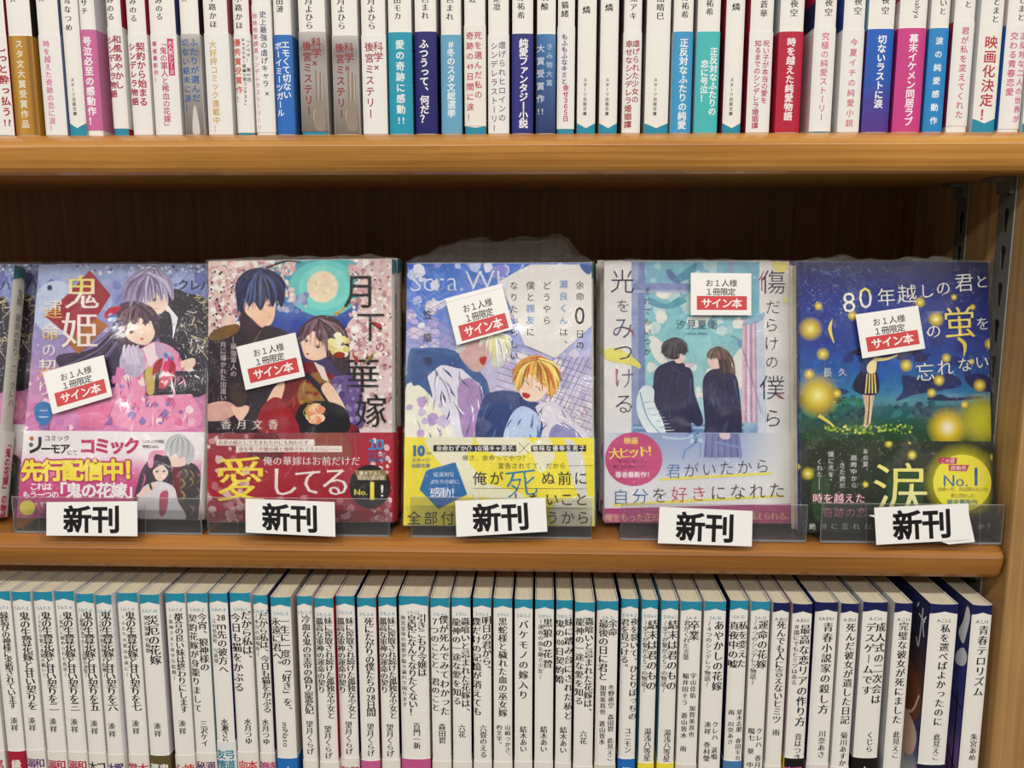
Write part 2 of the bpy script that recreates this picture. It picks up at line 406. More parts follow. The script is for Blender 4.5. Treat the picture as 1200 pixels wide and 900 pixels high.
def spine_out(name, xl, xr, yref, Yf, zb, h, spec, d=.105, zref=None):
    """one book standing with its spine to the aisle; spec holds the printed matter"""
    Xl, Xr = at(xl, yref, Yf).x + .0004, min(at(xr, yref, Yf).x - .0004, XP - .0012)
    t = Xr - Xl; b = .0011
    root = empty(name, (Xl, Yf, zb)); xc = (xl + xr) / 2
    def k(y): return (at(xc, y - .5, Yf).z - at(xc, y + .5, Yf).z)
    def vpx(y): return at(xc, y, Yf).z - zb
    mp = lambda x, y, z: (x, y, z)
    place = lambda u, v, e: (u, -e, v)
    k0 = k(spec.get('yk', yref))
    to = lambda x, y: (x * k0, vpx(y))
    W = t / k0                                              # spine width in photo pixels, the unit the lettering is set in
    ink = Ink(None); pr = Ink(place, to, (0, t, 0, h)); pr.EPS = .00001
    fc = spec.get('front', (210, 205, 205))
    jacket(ink, mp, t, d, 0, h, b, (fc, WHITE, spec.get('back', WHITE)))
    for (za, zc, col) in spec.get('patch', ()):             # colours of the front board seen in the gap beside the spine
        ink.raw([(-.00002, .0005, za * h), (-.00002, d * .98, za * h), (-.00002, d * .98, zc * h), (-.00002, .0005, zc * h)], [(0, 1, 2, 3)], col)
    tab = spec.get('tab')
    n = 8
    def chevron(base, edge, mid, col):
        pts = [(W * i / n, base) for i in range(n + 1)] + [(W * i / n, edge + (mid - edge) * (1 - abs(2 * i / n - 1))) for i in range(n + 1)]
        pr.flat(pts, [(i, i + 1, n + 2 + i, n + 1 + i) for i in range(n)], col)
    if tab: chevron(*tab)
    for tx in spec.get('text', ()): letter(pr, tx, W)
    bend(pr, ink, t, b, 0); ink.build('cover', root)
    pages(mp, t, d, h, b, root)
    ob = spec.get('band')
    if ob:
        y0, y1, c0, c1 = ob['y0'], ob['y1'], ob['col'], ob.get('col2')
        z1 = vpx(y0); z0 = max(.0003, vpx(y1)) if y1 else .0003
        off = .00022
        bi = Ink(None); i2 = Ink(place, to, (-off, t + off, z0, z1)); i2.EPS = .00001
        jacket(bi, mp, t, d * .9, z0, z1, b, (ob.get('front', c0), c0, ob.get('back', c0)), off, .00018)
        if c1: i2.grid(0, y0, W, y1 or 158.5, 8, 6, lambda a, q: mixc(c0, c1, q) if not callable(c1) else c1(a, q))
        for fn in ob.get('art', ()): fn(i2, W)
        for tx in ob.get('text', ()): letter(i2, tx, W)
        bend(i2, bi, t, b, off); bi.build('paper_band', root)
    return root
def letter(ink, tx, W):
    s, fx, y0, y1, size, col, style = tx[:7]
    if len(tx) > 7:                                         # a boxed column or a sideways Latin word
        if tx[7] == 'side':
            ink.n += 1; q = y0
            for c in s: g = glyph(c, style)[2] * size; ink.ch(c, fx * W, q + g / 2, size, col, style, math.pi / 2); q += g
            return
        if tx[7] == 'h': ink.T(s, fx * W, y0, size, col, style, rot=0); return
        ink.G([(fx * W - size * .62, y0 - 2), (fx * W + size * .62, y0 - 2), (fx * W + size * .62, y1 + 1), (fx * W - size * .62, y1 + 1)], tx[7])
    if style[0] == 'g': style = 'g%d' % (int(style[1:]) * .8 + 10)
    ink.TV(s, fx * W, y0, y1, size * 1.04, col, style)

# ------------------------------------------------------------------ the bookcase
XP = (at(1192, 560, 0).x + at(1178, 710, 0).x) / 2         # inner face of the side panel
ZT = CZ + .0376 * S; TOPS = CZ + .0600 * S                  # lower lip and top of the upper shelf
ZM = CZ - .1977 * S; MIDS = CZ - .1768 * S
ZL = CZ - .2119 * S                                         # tops of the lower row
BH = .149                                                    # book height
LOWS = ZL - BH - .0003
XL = -.75; BACK = .150
case = tag(empty('bookcase', (0, 0, 0)), 'oak-veneer bookcase with rounded shelf fronts and a side panel with slotted rails', 'bookcase')
def shelf(zb, zt, wood=WOOD_SHELF):
    h = zt - zb
    # rounded nosing profile, (depth, height above the underside)
    prof = [(BACK, 0), (.010, 0), (.0072, .0003), (.0048, .0014), (.0030, .0036), (.0016, .0068), (.0006, .0105), (.0001, .0134), (0, h * .69), (.0004, h * .73), (.0022, h * .83), (.0050, h * .93), (.0078, h), (BACK, h)]
    xe = XP - .0010; r = .0045
    v = []; f = []; m = len(prof); cuts = [(XL, 0.0)] + [(xe - r + r * math.sin(a), r * (1 - math.cos(a))) for a in [i * math.pi / 12 for i in range(7)]]
    for x, push in cuts:
        for y, z in prof: v.append((x, min(BACK, y + push) if y < BACK else y, zb + z))
    for c in range(len(cuts) - 1):
        for i in range(m): f.append((c * m + i, c * m + (i + 1) % m, (c + 1) * m + (i + 1) % m, (c + 1) * m + i))
    f += [tuple(range(m)), tuple(range((len(cuts) - 1) * m, len(cuts) * m))[::-1]]
    o = link('shelf', v, f, wood, case)
    return bevel(o, .0006, 1)
shelf(ZT, TOPS); shelf(ZM, MIDS, WOOD_SHELF_SHADED); shelf(LOWS - .0192, LOWS)
bevel(link('side_panel', *boxv(XP, XP + .030, 0, BACK + .006, FLZ, CZ + .62), WOOD_PANEL, case), .0012)
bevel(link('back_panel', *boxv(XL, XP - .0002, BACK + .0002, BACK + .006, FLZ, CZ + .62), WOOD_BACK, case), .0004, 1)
bevel(link('plinth', *boxv(XL, XP - .0002, .012, .030, FLZ, FLZ + .09), WOOD_SHELF, case), .001)
def rail(pa, pb, zlo, zhi):
    """slotted steel upright let into the side panel: plate with keyholes over a dark channel"""
    ya, yb = sorted((at_x(*pa, XP).y, at_x(*pb, XP).y)); yc = (ya + yb) / 2
    loops = [[(ya, zlo), (yb, zlo), (yb, zhi), (ya, zhi)]]
    z = zlo + .012
    step = .0196
    while z < zhi - .012:
        q = [(yc + (.0028 * math.cos(a)), z + .0042 + .0029 * math.sin(a)) for a in [math.radians(-40 + i * 26) for i in range(11)]]
        loops.append(q + [(yc - .0014, z - .0052), (yc, z - .0064), (yc + .0014, z - .0052)]); z += step
    flat = [p for l in loops for p in l]
    tri = tessellate_polygon([[Vector((p[0], p[1], 0)) for p in l] for l in loops])
    n = len(flat); x = XP - .0006
    v = [(x, p[0], p[1]) for p in flat] + [(XP - .0001, p[0], p[1]) for p in flat]
    f = [tuple(t) for t in tri]; b = 0
    for l in loops:
        for i in range(len(l)): j = (i + 1) % len(l); f.append((b + i, b + j, n + b + j, n + b + i))
        b += len(l)
    m = [0] * len(f)
    k = len(v); v += [(XP - .00015, ya, zlo), (XP - .00015, yb, zlo), (XP - .00015, yb, zhi), (XP - .00015, ya, zhi)]
    f.append((k, k + 1, k + 2, k + 3)); m.append(1)
    r = link('slotted_rail', v, f, [METAL, DARK], case, m)
    link('rail_lip', *boxv(XP - .0010, XP - .00061, ya, ya + .0006, zlo, zhi), EDGEM, r)
    for zz in (ZT, ZM, LOWS - .0192):                        # a clip under each shelf
        cv, cf = boxv(XP - .011, XP - .0007, ya + .0015, yb - .0015, zz - .0022, zz - .0003)
        c2, f2 = boxv(XP - .0034, XP - .0007, ya + .0015, yb - .0015, zz - .0085, zz - .0021)
        link('shelf_clip', cv + c2, cf + [tuple(i + 8 for i in q) for q in f2], METAL, r)
rail((1194, 216), (1174, 214), CZ - .55, CZ + .30)
rail((1138, 221), (1124, 220), CZ - .55, CZ + .30)
tag(link('floor', *boxv(-3.5, 3.5, -3.6, .4, FLZ - .02, FLZ), FLOORM), 'shop floor', None, None, 'structure')
tag(link('wall_back', *boxv(-2.5, 2.5, BACK + .012, BACK + .08, FLZ, 1.3), FLOORM), 'plain shop wall behind the bookcase', None, None, 'structure')

# ------------------------------------------------------------------ upper row: spines with advertising bands
RD = (168, 30, 56); PK = (214, 92, 150); MG = (196, 44, 116); BL = (40, 96, 160); GD = (196, 150, 60); SK = (86, 170, 206)
def V(v): return v / 4                                     # lettering heights were read at four times the photo's size
def U(xl, xr, label, author, band=None, foot=None, texts=(), **kw):
    sp = dict(kw); sp['text'] = []; w_ = xr - xl
    if author: sp['text'].append((author[0], author[1] if len(author) > 3 else .5, V(author[-2]), V(author[-1]), author[2], BLK, 'm28'))
    if foot == 'V': sp['tab'] = (164, 144.5, 150.5, TEAL); sp['text'].append(('スターツ出版文庫', .42, V(365), V(545), 4.6, BLK, 'g0'))
    if foot == 'S': sp['tab'] = (164, 148, 150, TEAL)
    T_ = [(t[0], t[1], V(t[2]), V(t[3]), t[4], t[5], t[6] if len(t) > 6 else 'g10') + tuple(t[7:]) for t in texts]
    if band:
        y0, y1, c = band[:3]
        sp['band'] = dict(y0=V(y0), y1=V(y1) if y1 else None, col=c, text=T_, col2=band[3] if len(band) > 3 else None, art=kw.get('art', ()), front=kw.get('bandfront', c), back=kw.get('bandback', c))
    else: sp['text'] += T_
    o = spine_out('paperback', xl, xr, 157, .0095, TOPS + .0001, BH, sp)
    tag(o, label, 'book', 'paperbacks on the upper shelf'); return o
def smoky(ink, W):                                           # grey photographic band with a pale robed shape
    ink.E(W * .66, 138, W * .2, 16, (196, 188, 180), 14); ink.P([(W * .5, 150), (W * .55, 120), (W * .7, 112), (W * .86, 124), (W * .9, 152)], (150, 132, 118))
    for i in range(7): ink.K([(W * (.58 + .05 * i), 82 + i), (W * (.57 + .05 * i), 118)], .9, [(166, 128, 88), (120, 98, 80), (196, 184, 170)][i % 3])
def smoke(a, q): return ramp([(0, (198, 192, 186)), (.12, (128, 122, 118)), (.4, (176, 170, 166)), (1, (120, 108, 98))], q)
WB = (236, 233, 228)
U(-9, 18, 'white-banded paperback with large dark red slogan, first before the gold-banded one', None, (165, None, WB), 'S', [('しっと酔っ払う{!?}', .78, 200, 600, 10.5, RD, 'g25')], front=(120, 24, 34), back=(150, 26, 40), bandback=(160, 26, 40))
U(19.5, 48, 'paperback with a metallic gold band lettered in pale grey', ('人', .35, 6.5, -22, 22), (170, None, (176, 128, 44), lambda a, q: ramp([(0, (150, 104, 34)), (.3, (196, 150, 62)), (.75, (176, 126, 40)), (.8, (110, 74, 22)), (1, (168, 118, 40))], a)), None, [('スタ文大賞受賞作品', .46, 185, 606, 9.4, (232, 226, 210), 'g12')], back=(40, 32, 24))
U(54, 80, 'white-banded paperback with one thin pink slogan, just after the gold-banded one', ('人', .3, 6, -24, 20), (165, None, WB), None, [('時を越えた奇跡の恋に涙！', .38, 190, 622, 8.2, PK, 'g4')], back=(108, 124, 160), bandback=(130, 146, 186))
U(82, 103, 'bandless white paperback with teal pointed foot, next to the pink-banded one near the gold band', ('雪なつめ', .45, 8.6, -18, 152), None, 'V')
U(103, 122, 'paperback with a mauve pink band and bold white slogan, its band set low', ('サチ', .4, 8.6, -4, 72), (140, 612, (204, 104, 158)), None, [('号泣必至の感動作！', .42, 172, 592, 10.6, (248, 240, 240), 'g26')], back=(226, 220, 222), bandback=(206, 130, 170))
U(134, 152, 'white-banded paperback with teal foot and two-column crimson slogan after the mauve band', ('みのる', .35, 8.6, -18, 100), (128, 604, WB), 'S', [('和風あやかし', .66, 166, 420, 9.6, RD, 'g22'), ('シンデレラ物語', .2, 170, 462, 8.6, RD, 'g18')], back=(176, 40, 60))
U(157, 180, 'white-banded paperback with slightly larger two-column crimson slogan and no teal foot', ('みのる', .4, 8.6, -12, 108), (162, None, WB), None, [('契約から始まる', .66, 200, 500, 10.2, CRIM, 'g22'), ('シンデレラ物語', .2, 200, 498, 9, CRIM, 'g20')], back=(190, 40, 90))
U(183, 214, 'white-banded paperback with magenta slogan and a small magenta tag of white letters', ('みのる', .42, 8.6, -14, 98), (160, None, WB), None, [('「鬼の軍人と稀血の花嫁」', .5, 186, 612, 8.8, (190, 60, 110), 'g6'), ('大人気シリーズ', .78, 192, 352, 5.6, WHITE, 'g16', (200, 40, 110)), ('著者最新作！', .15, 190, 392, 6, PK, 'g10')], back=(70, 80, 130))
U(218, 241, 'paperback with a smoky photographic band under two columns of blue letters', ('人', .3, 6, -22, 20), (160, None, (186, 184, 186), smoke), None, [('ふたりが選んだ', .68, 180, 482, 9.6, BL, 'g8'), ('切ない結末に涙！', .22, 180, 528, 9, BL, 'g8')], back=(60, 40, 40), art=[lambda k, W: k.P([(W * .4, 157), (W * .48, 130), (W * .6, 124), (W * .7, 134), (W * .78, 157)], (206, 204, 200))])
U(245, 274, 'wide white-banded paperback with a thin golden slogan', ('小路かほ', .42, 8.6, -26, 136), (156, None, WB), None, [('大好評コミック連載中！', .36, 192, 624, 9, (204, 160, 66), 'g2')], back=(196, 110, 110))
U(279, 299, 'white-banded paperback with an orange-red prize slogan beside small black lettering', ('小路かほ', .4, 8.6, -24, 142), (160, 624, WB), 'S', [('優秀賞受賞作！', .2, 180, 488, 9, (206, 84, 60), 'g12'), ('「ノベマ！ 第{47}回', .86, 180, 386, 4.6, BLK, 'g4'), ('キャラクター短編小説コンテスト」', .6, 180, 505, 4.3, BLK, 'g4')], back=(200, 60, 80))
U(301, 324, 'paperback with a tall white band in thin navy and pink columns', None, (25, 622, WB), None, [('史上最強の虐げキャラ', .6, 52, 412, 8.2, (44, 48, 92), 'g2'), ('×', .75, 420, 460, 9, (70, 70, 80), 'g0'), ('姉妹格差顔風シンデレラストーリー{!!}', .15, 60, 612, 6.2, (222, 120, 160), 'g0')])
U(325.5, 347, 'paperback with a strong cobalt blue band and two white columns', ('田漣', .4, 8.6, -10, 62), (165, None, (44, 108, 190)), None, [('エモくて切ない', .66, 192, 466, 9.6, (240, 240, 244), 'g16'), ('ボーイミーツガール', .22, 198, 550, 8.8, (240, 240, 244), 'g14')], back=(226, 226, 230), bandback=(70, 120, 190))
U(354, 386, 'smoky-banded paperback with a teal foot, first of three alike with dark red lettering', ('月よひら', .42, 9.4, -12, 140), (150, 618, (186, 180, 176), smoke), 'S', [('科学×', .66, 178, 322, 11.6, (150, 44, 44), 'g6'), ('後宮ミステリー', .3, 192, 545, 11.2, (150, 44, 44), 'g4')], art=[smoky])
U(392, 423, 'smoky-banded paperback without teal foot, between its two look-alikes', ('月よひら', .4, 9.4, -12, 142), (168, None, (186, 180, 176), smoke), None, [('科学×', .66, 200, 345, 11.4, (150, 44, 44), 'g6'), ('後宮ミステリー', .3, 200, 560, 11, (150, 44, 44), 'g4')], art=[smoky])
U(426, 455, 'paperback with plain white band in thin dark red two-column lettering, beside the teal-blue band', ('月よひら', .45, 9.4, -12, 142), (165, None, WB), None, [('科学×', .7, 196, 342, 11.4, (160, 40, 48), 'g4'), ('後宮ミステリー', .32, 196, 560, 11, (160, 40, 48), 'g4')])
U(457, 485, 'paperback with a teal-blue band and single white slogan of spaced letters', ('田モカ', .42, 8.8, -16, 96), (153, None, (34, 152, 178)), None, [('愛の奇跡に感動{!!}', .5, 186, 590, 10.6, (238, 240, 240), 'g16')])
U(487.5, 513.5, 'paperback with a deep navy band and bold white slogan, next to the teal-blue band', ('色まれ', .5, 8.8, -20, 94), (150, 628, (30, 28, 104)), None, [('ふつうって、何だ？', .42, 186, 580, 11, (244, 242, 240), 'g20')])
U(517.5, 542, 'paperback with a dusty light blue band and white slogan', ('色まれ', .46, 8.8, -20, 100), (165, None, (104, 164, 196)), None, [('#冬のスタ文総選挙', .5, 188, 552, 9.8, (240, 244, 246), 'g12')])
U(544.5, 570, 'white-banded paperback with teal foot and two thin crimson columns, beside the dusty blue band', ('虹', .4, 8.8, -20, 18), (120, 592, (236, 230, 220)), 'S', [('死を選んだ私の', .66, 146, 468, 9.2, (188, 50, 80), 'g4'), ('奇跡の{49}日間に涙！', .26, 146, 575, 8.8, (188, 50, 80), 'g4')])
U(572, 597, 'white-banded paperback with thin grey-violet two-column lettering', ('楚凛', .42, 8.8, -24, 54), (165, None, WB), None, [('虐げられヒロインの', .68, 192, 574, 8.8, (110, 90, 120), 'g2'), ('シンデレラストーリー', .28, 196, 622, 8.6, (110, 90, 120), 'g2')])
U(599.5, 625, 'paperback with an indigo band and one bold white slogan', ('野祐希', .42, 8.8, -30, 94), (160, None, (44, 44, 122)), None, [('純愛ファンタジー小説', .55, 184, 602, 10.8, (244, 242, 242), 'g20')])
U(628, 651, 'paperback with a slate blue shaded band and pale thin lettering', ('炭酸', .4, 8.8, -30, 54), (162, None, (60, 92, 140), lambda a, q: mixc(mixc((54, 108, 166), (40, 56, 104), q), (150, 176, 204), .4 * a * (1 - q))), None, [('大賞受賞作{!!}', .2, 200, 552, 9.4, (206, 214, 226), 'g4'), ('きみ物大賞', .68, 200, 412, 7.6, (176, 196, 216), 'g2')])
U(652, 673, 'white-banded paperback, small navy lettering turning magenta below', ('猫緒', .4, 8.8, 6, 86), (126, 606, WB), 'S', [('もふもふなキミと', .4, 160, 398, 7.2, (36, 60, 130), 'g16'), ('幸せ３６５日', .5, 400, 572, 7.2, (196, 40, 110), 'g18')])
U(675, 698, 'bandless white teal-footed paperback, first of a pair after the navy and magenta slogan', ('燐', .45, 9.4, 28, 70), None, 'V')
U(701, 723.5, 'bandless white paperback with teal pointed foot, second of a pair before the brick-red slogan', ('燐', .45, 9.4, 16, 60), None, 'V', back=(150, 30, 40))
U(728, 750, 'white-banded paperback with two columns of brick-red lettering, between bandless teal-footed spines', ('兎アキ', .5, 8.8, -26, 98), (152, None, WB), None, [('虐げられた少女の', .7, 188, 486, 8.6, (168, 50, 48), 'g10'), ('幸せなシンデレラ婚姻譚', .3, 190, 604, 8.6, (168, 50, 48), 'g10')], back=(140, 20, 30))
U(754, 783, 'widest bandless white paperback with teal pointed foot, beside the sky blue band', ('田晴巳', .55, 9, -24, 98), None, 'V')
U(785, 809, 'paperback with a sky blue band and single bold white slogan', ('野祐希', .55, 8.8, -30, 90), (150, None, (62, 152, 202)), None, [('正反対なふたりの純愛', .55, 182, 608, 10.2, (242, 244, 246), 'g18')], bandfront=(230, 232, 234))
U(812.5, 840, 'paperback with a turquoise band and two bold white columns', ('野祐希', .5, 8.8, -40, 76), (150, None, (72, 186, 186)), None, [('正反対なふたりの', .76, 224, 544, 9.6, (244, 246, 246), 'g18'), ('恋に号泣！', .36, 282, 482, 9.4, (244, 246, 246), 'g18')], bandfront=(230, 234, 234))
U(845, 868, 'bandless white paperback with teal pointed foot, between the turquoise band and a crimson two-column slogan', ('燐', .5, 9.4, 14, 56), None, 'V', front=(176, 40, 70))
U(873, 901, 'white-banded paperback with two crimson columns, just before the cherry red band', ('蒼華', .55, 9, 2, 86), (150, None, WB), None, [('呪い子が本当の愛を', .72, 190, 488, 8, (188, 40, 80), 'g4'), ('知るまでのシンデレラ婚姻譚', .36, 190, 606, 7.8, (188, 40, 80), 'g4')], front=(190, 40, 80), bandfront=(150, 20, 60))
U(907, 936, 'paperback with a cherry red band and bold white slogan', ('夜空', .55, 9.4, -2, 84), (150, None, (184, 26, 56)), None, [('時を越えた純愛物語', .5, 178, 568, 10.2, (246, 240, 238), 'g20')], front=(200, 206, 216))
U(947, 973, 'white-banded paperback with one thin rose slogan, right after the cherry red band', ('夜空', .6, 9.4, -8, 82), (132, 618, WB), 'S', [('究極の純愛ストーリー', .52, 152, 572, 9.2, (210, 90, 120), 'g2')], front=(36, 44, 92), bandfront=(232, 232, 234), patch=[(.0, .24, (232, 232, 234)), (.42, .66, (190, 30, 70))])
U(980, 1006, 'white-banded paperback with spaced rose slogan, just before the cobalt-to-violet band', ('夜空', .62, 9.4, -14, 76), (140, None, WB), None, [('今夏イチの純愛小説', .52, 178, 602, 9, (208, 84, 116), 'g2')], front=(40, 66, 140), bandfront=(224, 222, 222), patch=[(.38, .8, (52, 84, 160))])
U(1008.5, 1040, 'paperback with a cobalt band fading to violet and bold white slogan', ('夜空', .6, 9.4, -20, 76), (138, None, (30, 92, 184), lambda a, q: ramp([(0, (24, 96, 190)), (.5, (36, 86, 178)), (.7, (76, 62, 150)), (1, (86, 54, 140))], q)), None, [('切ないラストに涙', .55, 166, 510, 10.4, (246, 246, 246), 'g22')], front=(150, 190, 214), bandfront=(96, 50, 130), patch=[(.55, .9, (76, 50, 110))])
sp = dict(front=(214, 196, 206), patch=[(.42, .56, (190, 90, 110)), (.2, .38, (226, 220, 222))], text=[('mahya', .62, -4, 32, 9.6, BLK, 'm8', 'side')], band=dict(y0=33.5, y1=None, col=(204, 62, 134), front=(190, 44, 116), back=(204, 62, 134), text=[('幕末イケメン同居ラブ', .55, 40.5, 148, 10.6, (248, 240, 244), 'g20')]))
tag(spine_out('paperback', 1044, 1077, 157, .0095, TOPS + .0001, BH, sp), 'paperback with a raspberry pink band and sideways latin author name', 'book', 'paperbacks on the upper shelf')
U(1080, 1103, 'paperback with an azure band and widely spaced white slogan, beside the raspberry band', ('いと', .58, 8.8, -2, 74), (134, None, (38, 134, 200)), None, [('涙の純愛感動作', .5, 164, 598, 8.8, (242, 244, 248), 'g14')])
U(1107, 1132, 'white-banded paperback with one thin rose-red slogan, right after the azure band', ('と', .6, 8.8, 4, 42), (102, 592, WB), None, [('君が私を変えてくれた', .55, 126, 560, 9.2, (200, 60, 100), 'g2')], front=(210, 206, 204), bandfront=(158, 40, 80), patch=[(.7, .74, (60, 60, 70)), (.52, .55, (90, 100, 100))])
U(1137, 1165, 'white paperback with teal pointed foot and the largest red slogan on its spine', ('とまと', .62, 9, -8, 112), None, None, [('映画化決定！', .52, 166, 572, 15.2, (190, 28, 44), 'g8')], tab=(164, 139, 145, TEAL), front=(222, 222, 226))
U(1168, 1193, 'white-banded paperback with two rose columns, after the largest red slogan', ('とまと', .62, 8.8, -16, 104), (118, 606, WB), None, [('交わる青春恋愛', .36, 150, 454, 9.4, (208, 72, 130), 'g6'), ('正反対な二人の世界が', .82, 150, 580, 8.4, (208, 72, 130), 'g6')], front=(224, 206, 208), bandfront=(40, 110, 190), patch=[(.62, .72, (90, 60, 70))])
U(1196, 1222, 'paperback with teal foot ending the upper row against the side panel', None, None, 'V', front=(220, 224, 226))

# ------------------------------------------------------------------ lower row: white spines with a coloured head tab
def Y(v): return 675 + v / 4
ORD = 'first second third fourth fifth sixth seventh eighth ninth tenth eleventh twelfth thirteenth fourteenth fifteenth sixteenth seventeenth eighteenth nineteenth twentieth'.split()
TENS = {20: 'twenty', 30: 'thirty', 40: 'forty'}
def ordinal(n):
    if n <= 20: return ORD[n - 1]
    return {30: 'thirtieth', 40: 'fortieth'}.get(n) or TENS[n // 10 * 10] + '-' + ORD[n % 10 - 1]
LOWER = []
def L(xl, xr, v, code, titles, authors, band=None, feat='', tab=TEAL, **kw): LOWER.append((xl, xr, v, code, titles, authors, band, feat, tab, kw))
KM = [('湊', .42), ('祥', .5)]
WBL = (232, 226, 216)
def oni(n, a): return [('鬼の生贄花嫁と甘い契りを' + n, .62, 165, 625 if n else 622, 10.2)] + ([(a, .26, 175, 470, 4.8)] if a else [])
L(-38, -13, 72, 'Sみ7-0', [], [], ((815, WBL, [('尾', .7, CRIM)])), 'white band at the far end of the row')
L(-10, 12, 72, 'Sみ7-1', [('縁結びの神様に求婚されています', .62, 165, 616, 8.4)], [('湊祥', .6, 655, 722)], (815, (168, 32, 56), [('縁談', .5, WHITE)]), 'dark red band')
L(13, 36, 75, 'Sみ7-2', oni('', ''), [('湊祥', .5, 655, 722)], (810, WBL, [('和風', .72, (110, 60, 120)), ('溺愛', .22, (110, 60, 120))]), 'one title column without subtitle, violet letters on band')
L(38, 61.5, 75, 'Sみ7-3', oni('二', '〜ふたりを繋ぐ水龍の願い〜'), [('湊祥', .5, 658, 728)], (818, WBL, [('和風', .72, (176, 44, 70)), ('溺愛', .22, (176, 44, 70))]), 'title ending in two short strokes')
L(63, 87, 72, 'Sみ7-4', oni('三', '〜鬼門に秘められた真実〜'), [('湊祥', .5, 660, 730)], (820, WBL, [('和風', .72, (176, 44, 70)), ('溺愛', .22, (176, 44, 70))]), 'title ending in three short strokes')
L(88, 110, 84, 'Sみ7-6', oni('五', '〜最強のあやかしと花嫁の決意〜'), [('湊祥', .5, 668, 738)], (825, WBL, [('コ', .72, BLK), ('大', .22, BLK)]), 'black letters on its band')
L(111, 131, 90, 'Sみ7-8', oni('六', '〜ふたりの愛を脅かす危機〜'), [('湊祥', .45, 680, 752)], (832, WBL, [('累', .72, (80, 60, 120)), ('大', .22, (80, 60, 120))]), 'small violet letters on its band', back=(236, 236, 240))
L(136, 161.5, 80, 'Sみ7-9', oni('七', '〜ふたりの愛は永遠に〜'), [('湊祥', .5, 668, 738)], (832, WBL, [('大', .72, CRIM), ('堂', .22, CRIM)]), 'large crimson letters on its band')
L(162.5, 187, 88, 'Sみ7-10', [('災厄の花嫁', .64, 180, 412, 11.2), ('鬼の軍神の最愛', .3, 180, 358, 5.6)], [('湊祥', .5, 680, 750)], (835, (100, 86, 48), [('鬼', .72, WHITE), ('著', .22, WHITE)]), 'olive brown band', back=(228, 222, 226))
L(192.5, 217, 82, 'Sみ7-11', [('都合の良い妹は終わりにします', .64, 170, 636, 8.8), ('〜軍神さまと幸せな結婚〜', .24, 172, 486, 5)], [('湊祥', .5, 668, 738)], (835, WBL, [('姉', .72, (206, 60, 50)), ('シ', .22, (150, 40, 40))]), 'red letters on white band, single column and subtitle', front=(90, 30, 40))
L(218, 243, 82, 'Sみ8-2', [('今宵、狼神様の', .72, 170, 442, 9.4), ('契約花嫁が身籠りまして', .24, 174, 636, 9.2)], [('三沢ケイ', .5, 672, 792)], (825, WBL, [('溺愛', .72, (90, 50, 90)), ('秘密', .22, (90, 50, 90))]), 'two title columns, the second one longer', back=(150, 180, 186))
L(244, 267, 82, 'Sみ9-3', [('{28}ｍ先の彼方へ', .62, 170, 452, 9.6), ('-江の島高校 弓道部-', .22, 172, 428, 5)], [('水瀬さら', .5, 664, 776)], (770, (226, 228, 228), [('弓道が', .7, (40, 130, 150)), ('友情と', .2, (40, 130, 150))]), 'number heading its title, high white band', back=(40, 60, 130))
L(268, 294, 80, 'Sみ10-1', [('だから私は、', .76, 160, 404, 10.2), ('今日も猫をかぶる', .26, 168, 540, 10.6)], [('水月つゆ', .6, 662, 782)], (820, WBL, [('本当', .72, (200, 60, 70)), ('向き', .26, (200, 60, 70))]), 'two airy title columns beside a dark blue cover', front=(36, 50, 130))
L(295.5, 314, 90, 'Sみ10-3', [('だから私は、今日も猫をかぶる', .66, 168, 636, 8.8), ('〜本当の居場所〜', .2, 172, 376, 5)], [('水月つゆ', .5, 664, 785)], (826, WBL, [('待', .74, (180, 70, 120)), ('第', .24, (180, 70, 120))]), 'narrow spine, rosy letters on band', back=(70, 60, 90))
L(316, 341, 100, 'Sみ12-2', [('一生に一度の「好き」を、', .68, 190, 642, 9.6), ('永遠に君へ。', .24, 190, 430, 9.8)], [('miNato', .5, 680, 790)], (848, (36, 110, 186), [('小', .55, WHITE)]), 'blue band, vertical latin author name', back=(200, 190, 180))
L(347, 366, 95, 'Sも2-3', [('冷血な鬼の皇帝の偽り寵愛妃', .58, 180, 642, 9.0)], [('望月くらげ', .55, 672, 832)], (860, WBL, [('後', .72, (190, 40, 60)), ('フ', .2, (190, 40, 60))]), 'narrow spine with one dense title column', back=(226, 214, 214))
sis = [('妹に搾取され続けた孤独な少女と', .72, 190, 664, 8.2), ('孤高な軍神の運命の契り', .24, 192, 545, 8.2)]
L(367.5, 391, 105, 'Sも2-6', sis, [('望月くらげ', .5, 695, 852)], (868, WBL, [('傷', .72, (180, 30, 40)), ('和', .24, (180, 30, 40))]), 'two dense columns, standing a little forward', back=(170, 30, 40))
L(392.5, 416, 95, 'Sも2-6', sis, [('望月くらげ', .5, 675, 832)], (848, WBL, [('傷', .72, (180, 30, 40)), ('和', .24, (180, 30, 40))]), 'two dense columns, left of the mauve-banded one', back=(30, 40, 100))
L(417.5, 441, 103, 'Sも2-6', [('死にたがりの僕たちの{28}日間', .62, 192, 652, 9.6)], [('望月くらげ', .55, 685, 840)], (860, (196, 96, 146), [('ら', .6, WHITE)]), 'mauve band, single airy title column', back=(150, 60, 60))
L(442.5, 465, 100, 'Sも2-6', sis, [('望月くらげ', .5, 688, 842)], (858, WBL, [('傷', .72, (180, 30, 40)), ('和', .24, (180, 30, 40))]), 'two dense columns between mauve-banded spines', back=(30, 34, 40))
L(466.5, 502, 95, 'Sも3-1', [('引きこもり令嬢は', .78, 176, 466, 9.6), ('皇妃になんてなりたくない！', .44, 180, 650, 9.6), ('後宮皇帝の寵愛が駄々漏れで困ります', .14, 180, 612, 5.2)], [('百門一新', .55, 682, 804)], (852, (194, 90, 142), [('コ', .74, (244, 226, 120)), ('ナ', .3, (244, 226, 120))]), 'widest white spine, mauve band with yellow letters')
